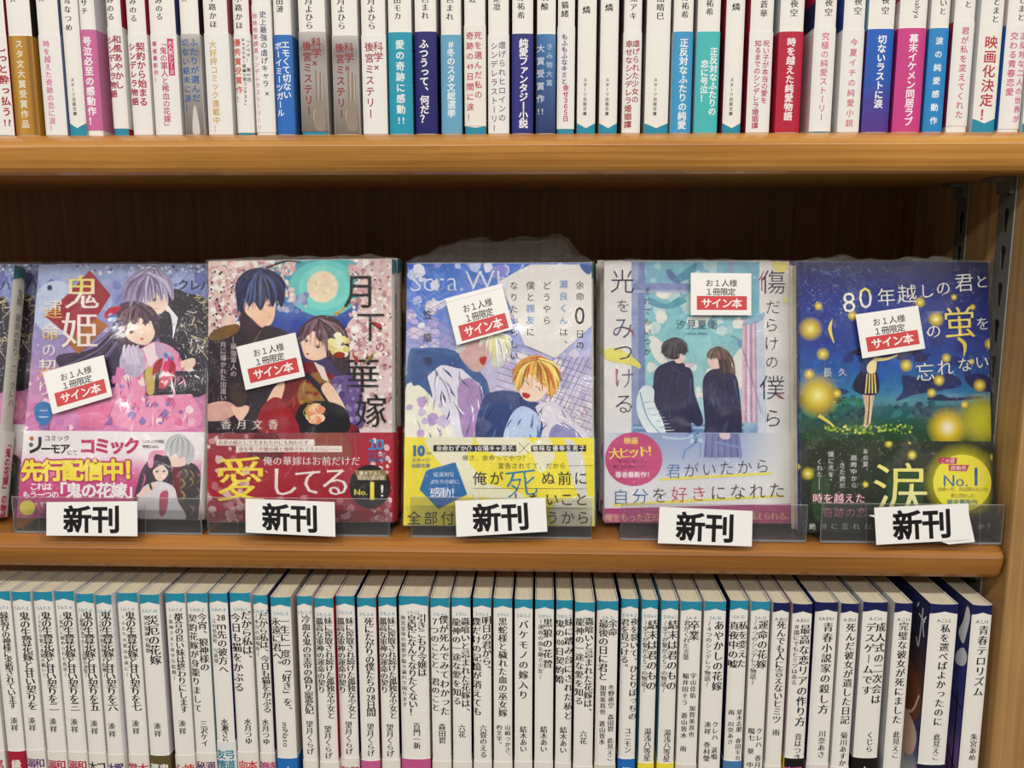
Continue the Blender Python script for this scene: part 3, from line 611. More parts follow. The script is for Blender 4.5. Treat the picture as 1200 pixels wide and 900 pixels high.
L(503.5, 527, 104, 'Sも4-1', [('僕が死んでみてわかった', .72, 180, 650, 9.6), ('７つのことと、君のこと', .22, 190, 632, 8.8)], [('森田碧', .55, 685, 780)], (864, WBL, [('「', .8, (190, 40, 60)), ('胸', .22, (190, 40, 60))]), 'numeral seven heading its second title column')
bug = [('蟲喰いと忌まれた花嫁は、', .72, 190, 650, 9.2), ('龍神の一途な愛を知る', .24, 192, 602, 9)]
L(528.5, 552, 102, 'Sろ1-1', bug, [('六花', .5, 690, 752)], (866, WBL, [('最', .74, (176, 30, 60)), ('最', .22, (176, 30, 60))]), 'two heavy title columns, crimson letters on band', back=(40, 50, 110))
L(553.5, 576, 104, 'Sろ1-2', [('明日の君から、', .76, 186, 452, 9.6), ('僕だけの記憶が消えても', .2, 190, 652, 9.4)], [('六畳のえる', .55, 692, 846)], (866, WBL, [('衝', .5, (130, 70, 140))]), 'purple letter on its white band', front=(60, 80, 140))
L(577.5, 601, 106, 'Sや1-1', [('黒蛇様と穢れた血の巫女嫁', .5, 190, 656, 9.2)], [('山崎つかさ、', .76, 692, 850, 6.2), ('杓文字。', .3, 692, 796, 6.2)], (868, WBL, [('あ', .72, (190, 50, 50)), ('出', .24, (190, 50, 50))]), 'one title column with two-column author name', back=(120, 60, 110))
L(602.5, 625, 110, 'Sゆ3-2', [('バケモノの嫁入り', .5, 200, 576, 9.8)], [('結木あい', .5, 698, 820)], (866, WBL, [('す', .72, BLK), ('し', .24, BLK)]), 'single title column mostly in angular script', back=(130, 40, 60))
L(626.5, 650, 112, 'Sゆ3-1', [('黒狼の花贄', .68, 192, 432, 10), ('〜運命の血を継ぐ少女〜', .3, 196, 480, 5.6)], [('結木あい', .5, 698, 820)], (868, WBL, [('生', .72, BLK), ('彼', .24, BLK)]), 'short title column with fine subtitle')
L(651.5, 672, 114, 'Sゆ3-2', [('妹に踏み台にされた私と', .78, 192, 672, 9.2), ('鬼の{100}日契約婚', .22, 198, 502, 9.2)], [('結木あい', .5, 700, 826)], (872, WBL, []), 'two crowded columns, one with a three-digit number', back=(130, 30, 50))
L(673.5, 698, 124, 'Sろ1-1', bug, [('六花', .5, 718, 784)], (890, WBL, []), 'two heavy columns, standing furthest forward', back=(150, 40, 60))
L(699, 725.5, 118, 'SA-5', [('余命', .76, 198, 278, 9.6), ('最後の日に君と', .32, 200, 486, 10)], [('冬野夜空 森田碧 此見えこ', .74, 505, 862, 6.8), ('加賀美真也 蒼山皆水', .34, 505, 786, 6.8)], (880, (214, 206, 192), []), 'two columns of four authors', back=(30, 40, 110))
L(727.5, 749, 108, 'Sゆ4-2', [('夜を裂いて、ひとりぼっちの', .8, 192, 672, 8.6), ('君を見つける。', .24, 196, 440, 8.6)], [('ユニモン', .55, 706, 824)], (852, (34, 106, 190), [('衝', .5, WHITE)]), 'blue band with a single white letter', front=(30, 50, 120))
fin = [('結末は君のもの', .7, 200, 534, 10.6), ('〜全てが繋がる５つの物語〜', .24, 204, 542, 6)]
L(752, 772, 112, 'Sゆ6-1', fin, [('湯浅八等星', .55, 708, 862)], (872, (240, 226, 70), []), 'yellow band, beside the blue-banded one', front=(120, 170, 190))
L(775, 796, 116, 'Sゆ6-1', fin, [('湯浅八等星', .55, 714, 866)], (872, (240, 226, 70), []), 'yellow band, second of the two alike', front=(120, 170, 190))
L(797.5, 823.5, 120, 'SA-8', [('卒業', .66, 202, 300, 11.2), ('君がくれた言葉', .3, 204, 390, 6.4)], [('宇山佳佑 加賀美真也', .7, 448, 752, 6.8), ('稲井田そう 蒼山皆水 雨', .32, 448, 820, 6.8)], (880, (226, 214, 206), []), 'very short title of two large characters')
four = '〜４つのシンデレラ物語〜'
L(825, 852, 120, 'SA-10', [('あやかしの花嫁', .7, 204, 536, 10.6), (four, .24, 206, 516, 6)], [('クレハ 涙鳴', .7, 676, 856, 7.2), ('湊祥 巻村螢', .34, 676, 866, 7.2)], None, 'single title column in curving script, no band', back=(130, 40, 70))
L(855, 878, 116, 'SA-12', [('私を変えた', .76, 206, 428, 9.8), ('真夜中の嘘', .26, 208, 430, 9.8)], [('夏木志朋 春田モカ', .76, 620, 862, 6.4), ('雨 川奈あさ', .3, 620, 786, 6.4)], (862, (70, 120, 170), []), 'grey-blue band, two short title columns', front=(40, 50, 110))
L(880, 903.5, 120, 'SA-13', [('運命の花嫁', .66, 202, 432, 10.4), (four, .24, 202, 506, 6)], [('クレハ 香月', .72, 706, 896, 7.2), ('陽七 葵 中', .3, 706, 896, 7.2)], None, 'last teal tab before the navy tabs begin')
L(905.5, 926, 126, 'Aあ1-1', [('死んでも人に言えないヒミツ', .55, 208, 686, 9.4)], [('雨', .55, 712, 744)], (886, WBL, []), 'first navy tab after the teal ones', NAVY, back=(170, 20, 80))
L(928.5, 953, 132, 'Aお1-1', [('最高な恋リアの作り方', .68, 222, 702, 11), ('＃誰にでもヒミツはある', .24, 222, 508, 6)], [('音はつき', .62, 732, 860)], (850, (24, 22, 26), [('殺', .7, PK), ('恋', .24, PK)]), 'navy tab, black band with pink letters', NAVY, bandfront=(240, 220, 50), back=(30, 40, 110))
L(955, 983, 124, 'SAか1-1', [('青春小説家の殺し方', .6, 212, 644, 10.6)], [('川奈あさ', .62, 718, 848)], (880, (230, 216, 216), []), 'navy tab, one upright title column and pale band', NAVY, front=(60, 66, 120))
L(985, 1007.5, 130, 'Aき1-1', [('死んだ彼女が遺した日記', .6, 216, 692, 9.8)], [('菊川あすか', .6, 726, 888)], (892, WBL, []), 'navy tab, narrow spine, no coloured band', NAVY, back=(190, 190, 196))
L(1011, 1041.5, 124, 'Aく1-1', [('成人式の二次会は', .76, 212, 598, 10.6), ('デスゲームです', .34, 212, 556, 10.4)], [('くじら', .62, 724, 822)], (848, (22, 20, 24), [('ね', .55, WHITE)]), 'navy tab, two title columns, black band', NAVY, front=(196, 196, 198))
L(1048, 1070.5, 128, 'Aこ1-1', [('完璧な彼女が死にました', .55, 210, 690, 9.8)], [('此見えこ', .6, 722, 850)], None, 'navy tab, single column beside the exposed dark cover', NAVY, front=(190, 190, 190))
L(1089.5, 1124, 133, 'Aこ1-2', [('私を選べばよかったのに', .58, 220, 700, 9.8)], [('此見えこ', .6, 734, 860)], (880, (26, 28, 60), []), 'navy tab, dark blue front cover showing beside it', NAVY, front=(34, 48, 104), cover='a', bandfront=(140, 30, 110))
L(1139, 1164, 138, 'Aし1-1', [('青春テロリズム', .62, 226, 562, 10.6)], [('朱宮あめ', .62, 734, 862)], None, 'navy tab, indigo front cover, beside the wood', NAVY, front=(46, 50, 116), cover='b')

def front_art(root, which, d):
    """printed front board of the two books whose covers show at an angle"""
    ink = Ink(lambda u, v, e: (-.0003 - e * 0 - .00002 * ink.n / 4, u, v), None, (.0006, d * .97, .0005, BH - .0005))
    if which == 'a':
        ink.grid(0, 0, d, BH, 6, 10, lambda a, q: ramp([(0, (40, 20, 70)), (.18, (60, 70, 130)), (.3, (210, 212, 214)), (.44, (36, 50, 110)), (.5, (40, 56, 120)), (.62, (120, 74, 44)), (.78, (60, 50, 60)), (1, (26, 36, 88))], q))
        ink.P([(.004, .098), (.03, .112), (.06, .104), (.07, .085), (.04, .072), (.008, .076)], (124, 76, 46))
        ink.P([(.004, .072), (.022, .078), (.04, .066), (.026, .052), (.008, .056)], (232, 196, 178))
        ink.K([(.004, .094), (.012, .08), (.03, .074)], .0016, (232, 196, 178)); ink.K([(.003, .03), (.03, .05), (.06, .046)], .012, (222, 224, 226))
        ink.K([(.003, .140), (.006, .135), (.004, .128)], .0012, (238, 238, 240)); ink.K([(.0075, .143), (.0085, .128), (.010, .120), (.013, .124)], .0012, (238, 238, 240)); ink.K([(.004, .1365), (.012, .138)], .0011, (238, 238, 240)); ink.K([(.013, .144), (.0145, .141)], .001, (238, 238, 240))
        ink.G([(.0, .03), (.03, .034), (.03, .031), (.0, .027)], (238, 238, 240)); ink.G([(0, .022), (.03, .025), (.03, .023), (0, .02)], (228, 228, 238))
    else:
        ink.grid(0, 0, d, BH, 6, 10, lambda a, q: ramp([(0, (150, 40, 110)), (.14, (200, 196, 206)), (.2, (130, 80, 150)), (.36, (150, 106, 170)), (.5, (70, 66, 130)), (.75, (50, 56, 130)), (1, (36, 38, 90))], q))
        ink.P([(.001, .142), (.005, .146), (.008, .136), (.012, .128), (.006, .124), (.003, .132)], (232, 232, 238)); ink.P([(.0, .118), (.005, .122), (.012, .116), (.012, .110), (.004, .112)], (232, 232, 238))
        ink.K([(.006, .03), (.007, .096)], .0016, (20, 20, 36)); ink.K([(.002, .088), (.014, .092)], .0012, (20, 20, 36)); ink.K([(.001, .05), (.014, .06), (.02, .08)], .0012, (20, 20, 36))
        ink.K([(.001, .038), (.02, .044)], .003, (226, 222, 232)); ink.K([(0, .014), (.012, .02), (.02, .016)], .006, (232, 230, 234))
    for i, c in enumerate(root.children):
        if c.name.startswith('cover'):
            a = ink.build('cover_print', c)
total = len(LOWER)
for i, (xl, xr, v, code, titles, authors, band, feat, tab, kw) in enumerate(LOWER):
    yt = Y(v)
    P0 = at_z((xl + xr) / 2, yt, ZL); Yf = P0.y + .0011
    dv = (v - (72 + 50 * max(0, xl) / 1150)) * .9           # lettering was read on this very spine, so no shift is needed
    sp = dict(kw); sp['yk'] = 780
    sp['tab'] = (yt - 3, Y(v + 44), Y(v + 30), tab)
    base = v + 58
    sp['text'] = [(code, .5, Y(v + 72), 0, 5.4, (90, 150, 170) if tab == TEAL else (40, 40, 44), 'g4', 'h')]
    for t in titles: sp['text'].append((t[0], t[1], Y(t[2]), Y(t[3]), t[4] * 1.06, BLK, 'm30' if t[4] > 7 else 'm16'))
    for a in authors:
        if a[0] == 'miNato': sp['text'].append((a[0], a[1], Y(a[2]), Y(a[3]), 9, BLK, 'm8', 'side'))
        else: sp['text'].append((a[0], a[1], Y(a[2]), Y(a[3]), a[4] if len(a) > 4 else 8.0, BLK, 'm24'))
    if band:
        y0, c, tx = band
        sp['band'] = dict(y0=Y(y0), y1=None, col=c, front=kw.get('bandfront', c), back=c, text=[(s, fx, Y(y0 + 36 + 0 * j), Y(y0 + 36) + 12 * len(s), 10.8, col, 'g20') for j, (s, fx, col) in enumerate(tx)])
    # slide the seat of the book so that its spine passes where the photo shows the head of it
    o = spine_out('paperback', xl, xr, yt, Yf, ZL - BH, BH, sp)
    if kw.get('cover'): front_art(o, kw['cover'], .105)
    n = total - i
    tag(o, 'lower-row paperback, %s from the side panel, %s' % (ordinal(n), feat), 'book', 'paperbacks on the lower shelf')
# ------------------------------------------------------------------ face-out paperbacks on the middle shelf
FW, FH, FT = .1041, .1471, .0120
FLOORZ = CZ - .1755 * S                                     # upper face of the display trays
def pose(X, Y, lean, roll, yaw):
    M = Matrix.Rotation(math.radians(yaw), 3, 'Z') @ Matrix.Rotation(-math.radians(lean), 3, 'X') @ Matrix.Rotation(math.radians(roll), 3, 'Y')
    return M.to_4x4(), X * S, Y * S, lean
POSES = [pose(-.3278, .0199, 16.77, 0, -.36), pose(-.2068, .0195, 10.57, -.8, -.51), pose(-.0835, .0144, 14.34, -.26, .3), pose(.0400, .0271, 11.04, 0, .91), pose(.1552, .0131, 11.45, 0, .37)]
def matrix(p, dx=0, n=0):
    M, X, Y, lean = p; l = math.radians(lean)
    z = FLOORZ + .0004 + (FT + .0010) * math.sin(l)
    return Matrix.Translation((X + dx, Y + n * (FT + .0046) / math.cos(l), z)) @ M

def film(root, frill, seed, puff=.0):
    """loose clear wrap: wrinkled front sheet whose top margin stands up past the book"""
    rnd = random.Random(seed); nx, ny = 44, 60
    ph = [(rnd.uniform(20, 160), rnd.uniform(-120, 160), rnd.uniform(0, 6.28), rnd.uniform(.00004, .00013)) for _ in range(16)]
    def h(u, v):
        e = min(1, .35 + 2.2 * abs(v / FH - .55) ** 1.3 + .8 * abs(u / FW - .5) ** 2)
        return e * sum(a * math.sin(u * kx + v * kz + f) for kx, kz, f, a in ph)
    v = []; f = []
    for j in range(ny + 1):
        for i in range(nx + 1):
            u = -.0008 + (FW + .0024) * i / nx; z = -.0005 + (FH + .0009) * j / ny
            e = max(max(0, z - FH + .016) / .016, max(0, u - FW + .006) / .009, max(0, .005 - u) / .009) ** 1.5
            v.append((u, -.0025 + h(u, z) - rnd.uniform(0, .00005 + .0006 * e), z))
    rows = 12; jag = [1.0]
    for i in range(nx): jag.append(min(1.12, max(.86, jag[-1] + rnd.uniform(-.07, .07))))
    for j in range(1, rows + 1):
        for i in range(nx + 1):
            u = -.0008 + (FW + .0024) * i / nx; t = j / rows; fh = frill(i / nx)
            v.append((u * (1 - .0 * t), -.0025 + FT * .5 * t + h(u * 1.9, .3 + t * .03) * 2.2 * (1 + puff * 3) * t + (abs(math.sin(i * .9 + 4 * t + 2 * math.sin(i * .37))) * .0012 + rnd.uniform(-.0006, .0006)) * (1 + puff), FH + .0004 + fh * t * jag[i] + rnd.uniform(-.0002, .0002)))
    n = nx + 1
    for j in range(ny + rows):
        for i in range(nx): f.append((j * n + i, j * n + i + 1, (j + 1) * n + i + 1, (j + 1) * n + i))
    # side returns
    for side, u0, u1 in ((0, -.0008, -.0009), (nx, FW + .0016, FW + .0017)):
        b = len(v)
        for j in range(ny + 1): v.append((u1, FT * .9, v[j * n + side][2]))
        for j in range(ny): f.append((j * n + side, (j + 1) * n + side, b + j + 1, b + j))
    nf = len(f); fr0 = ny * nx; mi = [1 if fr0 <= i < fr0 + rows * nx else 0 for i in range(nf)]
    # rear sheet of the standing margin
    b = len(v)
    for j in range(rows + 1):
        for i in range(n):
            q = v[(ny + j) * n + i]; t = j / rows
            v.append((q[0], FT * (.9 - .38 * t) + h(q[0] * 2.3 + .05, .1 + t * .05) * 2 + rnd.uniform(-.0004, .0004), FH + .0006 + frill(min(1, max(0, i / nx + .03 * math.sin(i)))) * t * .93))
    for j in range(rows):
        for i in range(nx): f.append((b + j * n + i, b + j * n + i + 1, b + (j + 1) * n + i + 1, b + (j + 1) * n + i)); mi.append(1)
    return link('shrink_wrap', v, f, [FILM, FRILL], root, mi, False)

def face_out(p, art, band_art, band_y, cols, spine_col, band_cols, quad, seed, frill, puff=0, spine_txt=None):
    mw = matrix(p); inv = mw.inverted(); co = inv @ CAM; R3 = inv.to_3x3()
    def to(px, py):
        d = R3 @ ray(px, py); t = -co.y / d.y; q = co + d * t; return q.x, q.z
    root = empty('paperback'); root.matrix_world = mw
    mp = lambda x, y, z: (FW - y, x, z)
    ink = Ink(lambda u, v, e: (u, -e, v), to, (0, FW, .0002, FH - .0002))
    jacket(ink, mp, FT, FW, 0, FH, .0013, (cols, spine_col, WHITE))
    ink.art = 1; art(ink); ink.art = 0
    # spine print
    si = Ink(lambda u, v, e: (FW + bulge(min(max(u, 0), FT), FT, .0013) + e, u, v), None, (0, FT, 0, FH)); si.n = 2; si.EPS = .00003
    n = 8
    tabc = (28, 128, 140)
    pts = [(FT * i / n, FH - .0003) for i in range(n + 1)] + [(FT * i / n, FH - .009 + .0025 * (1 - abs(2 * i / n - 1))) for i in range(n + 1)]
    si.flat(pts, [(i, i + 1, n + 2 + i, n + 1 + i) for i in range(n)], tabc)
    if spine_txt:
        y = FH - .016
        for c in spine_txt: si.ch(c, FT * .5, y, .0052, (50, 44, 48), 'm8', 0, 1, -1); y -= .0050
    b0 = len(ink.V); ink.V += si.V; ink.C += si.C; ink.Fc += [tuple(b0 + i for i in f) for f in si.Fc]; ink.M += si.M
    ink.build('cover', root)
    pages(mp, FT, FW, FH, .0013, root)
    zb = to(*band_y)[1]
    off = .0010
    bi = Ink(lambda u, v, e: (u, -off - e, v), to, (0, FW, .0004, zb)); bi.EPS = .000005
    jacket(bi, mp, FT, FW * .985, .0004, zb, .0013, band_cols, off, .0002)
    band_art(bi, zb)
    bi.build('paper_band', root)
    film(root, frill, seed, puff)
    # limited-sale notice stuck on the wrap
    c4 = [to(*q) for q in quad]
    y1, y0 = -.0034, -.0030
    ci = Ink(None)
    def bil(x, y):
        a, b = x / 36, y / 26
        top = [c4[0][k] + (c4[1][k] - c4[0][k]) * a for k in (0, 1)]; bot = [c4[3][k] + (c4[2][k] - c4[3][k]) * a for k in (0, 1)]
        return top[0] + (bot[0] - top[0]) * b, top[1] + (bot[1] - top[1]) * b
    ci.place = lambda u, v, e: (u, y1 - e, v); ci.to = bil
    fr = [(c[0], y1, c[1]) for c in c4]; bk = [(c[0], y0, c[1]) for c in c4]
    ci.raw(fr + bk, [(0, 3, 2, 1), (4, 5, 6, 7)] + [(i, (i + 1) % 4, 4 + (i + 1) % 4, 4 + i) for i in range(4)], (240, 238, 234))
    k = 2.0 if seed == 3 else 0
    if k: ci.G([(0, 2.3), (36, 2.3), (36, 2.55), (0, 2.55)], (196, 194, 190))
    ci.T('お１人様', 18.2, 6.2 + k, 4.8, (34, 32, 34), 'g14', 4.7); ci.T('１冊限定', 17.6, 11.6 + k, 4.8, (34, 32, 34), 'g18', 4.5)
    ci.G([(3.6, 14.2 + k), (33.4, 14.2 + k), (33.4, 22.8 + k), (3.6, 22.8 + k)], (206, 62, 64))
    ci.T('サイン本', 18.4, 18.6 + k, 6.4, (246, 240, 236), 'g22', 6.0)
    ci.build('notice_card', root)
    return root

SKIN = (244, 216, 200); HAIRL = (120, 104, 120)
def eye(I, x, y, w_, c, rot=0):
    I.E(x, y + w_ * .1, w_ * .8, w_ * .5, (246, 238, 236), 10, rot); I.E(x, y, w_ * .52, w_ * .58, c, 10, rot); I.E(x, y - w_ * .1, w_ * .3, w_ * .34, (70, 48, 56), 8)
    q, s = math.cos(rot), math.sin(rot); f = lambda a, b: (x + a * q - b * s, y + a * s + b * q)
    I.K([f(-w_ * 1.1, -w_ * .1), f(0, -w_ * .62), f(w_ * 1.1, -w_ * .15)], w_ * .3, (64, 46, 54)); I.K([f(-w_ * .9, -w_ * 1.2), f(w_ * .8, -w_ * 1.3)], w_ * .14, (110, 84, 90))

def hair(I, c, tips, cols, w_, rnd, n=3):
    """locks of hair drawn from the crown to pointed tips"""
    for (x, y) in tips:
        for k in range(n):
            tx, ty = x + rnd.uniform(-10, 10), y + rnd.uniform(-12, 12); mx_, my = c[0] + (tx - c[0]) * .55 + (tx - c[0]) * .12, c[1] + (ty - c[1]) * .35
            I.K([(c[0] + rnd.uniform(-14, 14), c[1] + rnd.uniform(-6, 10)), (mx_ + rnd.uniform(-8, 8), my), (tx, ty)], w_ * .5, rnd.choice(cols), w_, True, 1)
def folds(I, x0, y0, x1, y1, n, cols, rnd, w_=10, ln=70, ang=1.9):
    for _ in range(n):
        x, y = rnd.uniform(x0, x1), rnd.uniform(y0, y1); a = ang + rnd.uniform(-.6, .6); q = rnd.uniform(.4, 1) * ln
        I.K([(x, y), (x + q * .5 * math.cos(a) + rnd.uniform(-8, 8), y + q * .5 * math.sin(a)), (x + q * math.cos(a), y + q * math.sin(a))], 1, rnd.choice(cols), w_ * rnd.uniform(.4, 1), True, 1)
# ---- first title: lilac couple cover with red lozenge
def art1(I):
    rnd = random.Random(11)
    I.crop(30, 310, 5.295)
    I.grid(-80, -10, 1180, 1100, 10, 14, lambda a, q: mixc(ramp([(0, (150, 166, 204)), (.25, (140, 150, 196)), (.5, (150, 130, 176)), (.75, (206, 150, 190)), (1, (206, 130, 176))], q), (214, 214, 232), .35 * (1 - a) * (1 - q)))
    I.scatter(60, -60, 0, 1180, 420, (14, 60), [(170, 184, 216), (130, 142, 190), (190, 196, 224), (112, 120, 172)], rnd)
    I.scatter(60, 300, 0, 1180, 60, (4, 16), [(230, 232, 242), (90, 96, 150)], rnd)
    I.E(190, 270, 150, 170, (196, 206, 228), 24)
    I.P([(210, 560), (420, 520), (560, 380), (640, 300), (640, 700), (500, 760), (260, 660), (200, 620)], (64, 50, 78))
    for i in range(7): I.K([(600, 330 + 20 * i), (450, 480 + 26 * i), (215, 590 + 24 * i)], 10, [(98, 84, 124), (50, 38, 62), (136, 122, 160)][i % 3], 3)
    I.G([(400, 35), (528, 190), (440, 330), (300, 470), (120, 320), (270, 175)], (150, 34, 60)); I.G([(440, 330), (515, 380), (330, 556), (240, 470)], (168, 110, 62))
    I.E(150, 145, 16, 18, (40, 44, 84))
    # dark coat
    I.P([(900, 160), (1010, 180), (1140, 240), (1150, 560), (1120, 800), (940, 800), (900, 640), (840, 520), (820, 340)], (46, 40, 58))
    for i in range(26):
        x, y = rnd.uniform(930, 1130), rnd.uniform(200, 560); I.K([(x, y), (x + rnd.uniform(-40, 50), y + rnd.uniform(-50, 40)), (x + rnd.uniform(-20, 80), y + rnd.uniform(-20, 70))], 5, [(206, 190, 140), (160, 146, 120), (226, 220, 200)][i % 3], 2)
    I.G([(880, 250), (946, 330), (916, 460), (852, 360)], (238, 236, 242)); I.P([(850, 300), (900, 310), (912, 450), (862, 410)], (44, 40, 60))
    # man: face and silver hair
    I.P([(700, 200), (860, 160), (884, 250), (846, 300), (800, 308), (742, 270)], SKIN)
    I.P([(600, 210), (625, 100), (720, 30), (830, 34), (906, 100), (922, 210), (884, 180), (860, 120), (846, 220), (800, 160), (770, 236), (740, 190), (712, 300), (684, 250), (652, 280), (618, 262)], (160, 150, 176))
    for i in range(12): I.K([(740 + 8 * i, 40), (660 + 20 * i, 110), (636 + 21 * i, 236)], 7, [(206, 200, 218), (124, 112, 146), (184, 176, 200)][i % 3], 2)
    eye(I, 800, 222, 15, (120, 110, 150), -.3); I.K([(800, 274), (822, 272)], 3, (170, 110, 110))
    # woman
    I.P([(560, 300), (600, 240), (700, 230), (800, 280), (836, 380), (810, 470), (720, 520), (590, 500), (540, 420)], (84, 62, 80))
    I.P([(618, 400), (660, 330), (780, 320), (806, 400), (784, 470), (736, 500), (664, 480), (626, 448)], SKIN)
    I.P([(592, 420), (600, 310), (690, 270), (800, 300), (812, 380), (776, 350), (742, 372), (716, 330), (680, 372), (640, 360), (622, 440)], (96, 70, 86))
    for i in range(7): I.K([(680, 260), (640 + 22 * i, 300), (610 + 30 * i, 372)], 7, [(134, 104, 118), (70, 48, 66)][i % 2], 2)
    eye(I, 656, 424, 19, (176, 84, 86)); eye(I, 746, 366, 19, (176, 84, 86)); I.E(722, 462, 12, 8, (216, 120, 120))
    I.P([(490, 330), (520, 270), (600, 260), (560, 310), (590, 340)], (178, 36, 66))
    for i in range(14): I.E(540 + rnd.uniform(-30, 50), 350 + rnd.uniform(-40, 60), 13, 13, [(170, 190, 226), (96, 116, 170), (220, 230, 244)][i % 3], 6)
    # kimono
    I.P([(590, 650), (700, 540), (800, 480), (920, 520), (980, 620), (1010, 760), (1080, 1000), (560, 1000)], (228, 160, 190))
    I.G([(730, 520), (800, 480), (840, 560), (770, 640)], (240, 226, 230)); I.G([(800, 480), (900, 510), (840, 600), (810, 560)], (200, 176, 200))
    I.scatter(46, 590, 620, 1040, 990, (10, 34), [(240, 190, 208), (196, 96, 142), (250, 226, 226), (150, 130, 180), (214, 120, 160)], rnd, 6)
    I.G([(730, 650), (1110, 670), (1120, 800), (750, 815)], (36, 32, 50)); I.P([(740, 670), (790, 640), (800, 790), (756, 800)], (196, 178, 110))
    I.P([(590, 570), (640, 510), (720, 530), (745, 640), (700, 700), (650, 690), (590, 650)], (196, 186, 208))
    for i in range(4): I.K([(640 + 22 * i, 620), (610 + 24 * i, 540), (618 + 28 * i, 500)], 22, (214, 204, 222), 14)
    I.P([(960, 610), (1040, 580), (1054, 620), (1000, 660)], SKIN)
    I.P([(880, 580), (930, 620), (920, 700), (860, 770), (826, 760), (850, 680)], (176, 30, 70)); I.P([(870, 590), (900, 600), (880, 680), (850, 740), (846, 670)], (206, 66, 110)); I.P([(850, 580), (800, 620), (790, 690), (840, 650)], (160, 26, 60))
    for i in range(8): I.E(880 + rnd.uniform(-30, 30), 570 + rnd.uniform(-24, 24), 14, 12, [(120, 130, 190), (180, 190, 226)][i % 2], 6)
    hair(I, (770, 50), [(606, 240), (640, 290), (690, 306), (745, 262), (800, 240), (846, 226), (890, 230), (918, 220)], [(206, 200, 222), (150, 138, 172), (120, 108, 144), (180, 170, 200)], 16, rnd, 3)
    hair(I, (700, 250), [(590, 450), (612, 420), (640, 366), (690, 368), (740, 366), (790, 352), (826, 400), (830, 470), (580, 380)], [(122, 92, 106), (86, 62, 80), (66, 46, 64), (150, 118, 128)], 15, rnd, 3)
    eye(I, 656, 424, 19, (176, 84, 86)); eye(I, 746, 372, 19, (176, 84, 86))
    folds(I, 900, 300, 1120, 780, 26, [(70, 62, 84), (28, 24, 38), (96, 88, 110)], rnd, 9, 80); folds(I, 590, 660, 1010, 1000, 40, [(244, 196, 214), (196, 110, 156), (250, 220, 230), (170, 90, 140)], rnd, 12, 90)
    I.scatter(70, 930, 180, 1140, 700, (2, 6), [(236, 236, 240), (200, 200, 214)], rnd, 4)
    # lower pattern
    I.scatter(46, -60, 660, 620, 1100, (14, 50), [(226, 176, 206), (190, 130, 180), (240, 214, 226), (150, 110, 164), (216, 140, 186)], rnd, 4)
    I.G([(300, 860), (560, 850), (480, 1020), (360, 1010)], (216, 130, 166))
    I.art = 0
    for c, x, y, z in (('鬼', 352, 172, 228), ('姫', 338, 408, 238)): I.n += 3; I.ch(c, x, y, z, [(246, 226, 120), (250, 238, 232)] if c == '鬼' else (250, 236, 232), 'm10')
    for c, x, y, z in (('運', 172, 280, 124), ('命', 156, 420, 118), ('の', 148, 530, 92), ('契', 138, 642, 120), ('り', 120, 770, 104)): I.n += 3; I.ch(c, x, y, z, [(250, 240, 226), (244, 190, 90)] if c in '運命契' else (248, 238, 236), 'm8')
    I.T('クレハ', 1050, 128, 74, (40, 36, 48), 'm6', 70, .05)
    I.P([(60, 880), (118, 850), (170, 884), (160, 960), (112, 1000), (66, 960)], (36, 120, 190)); I.n += 3; I.ch('二', 114, 925, 66, (240, 244, 248), 'm6')
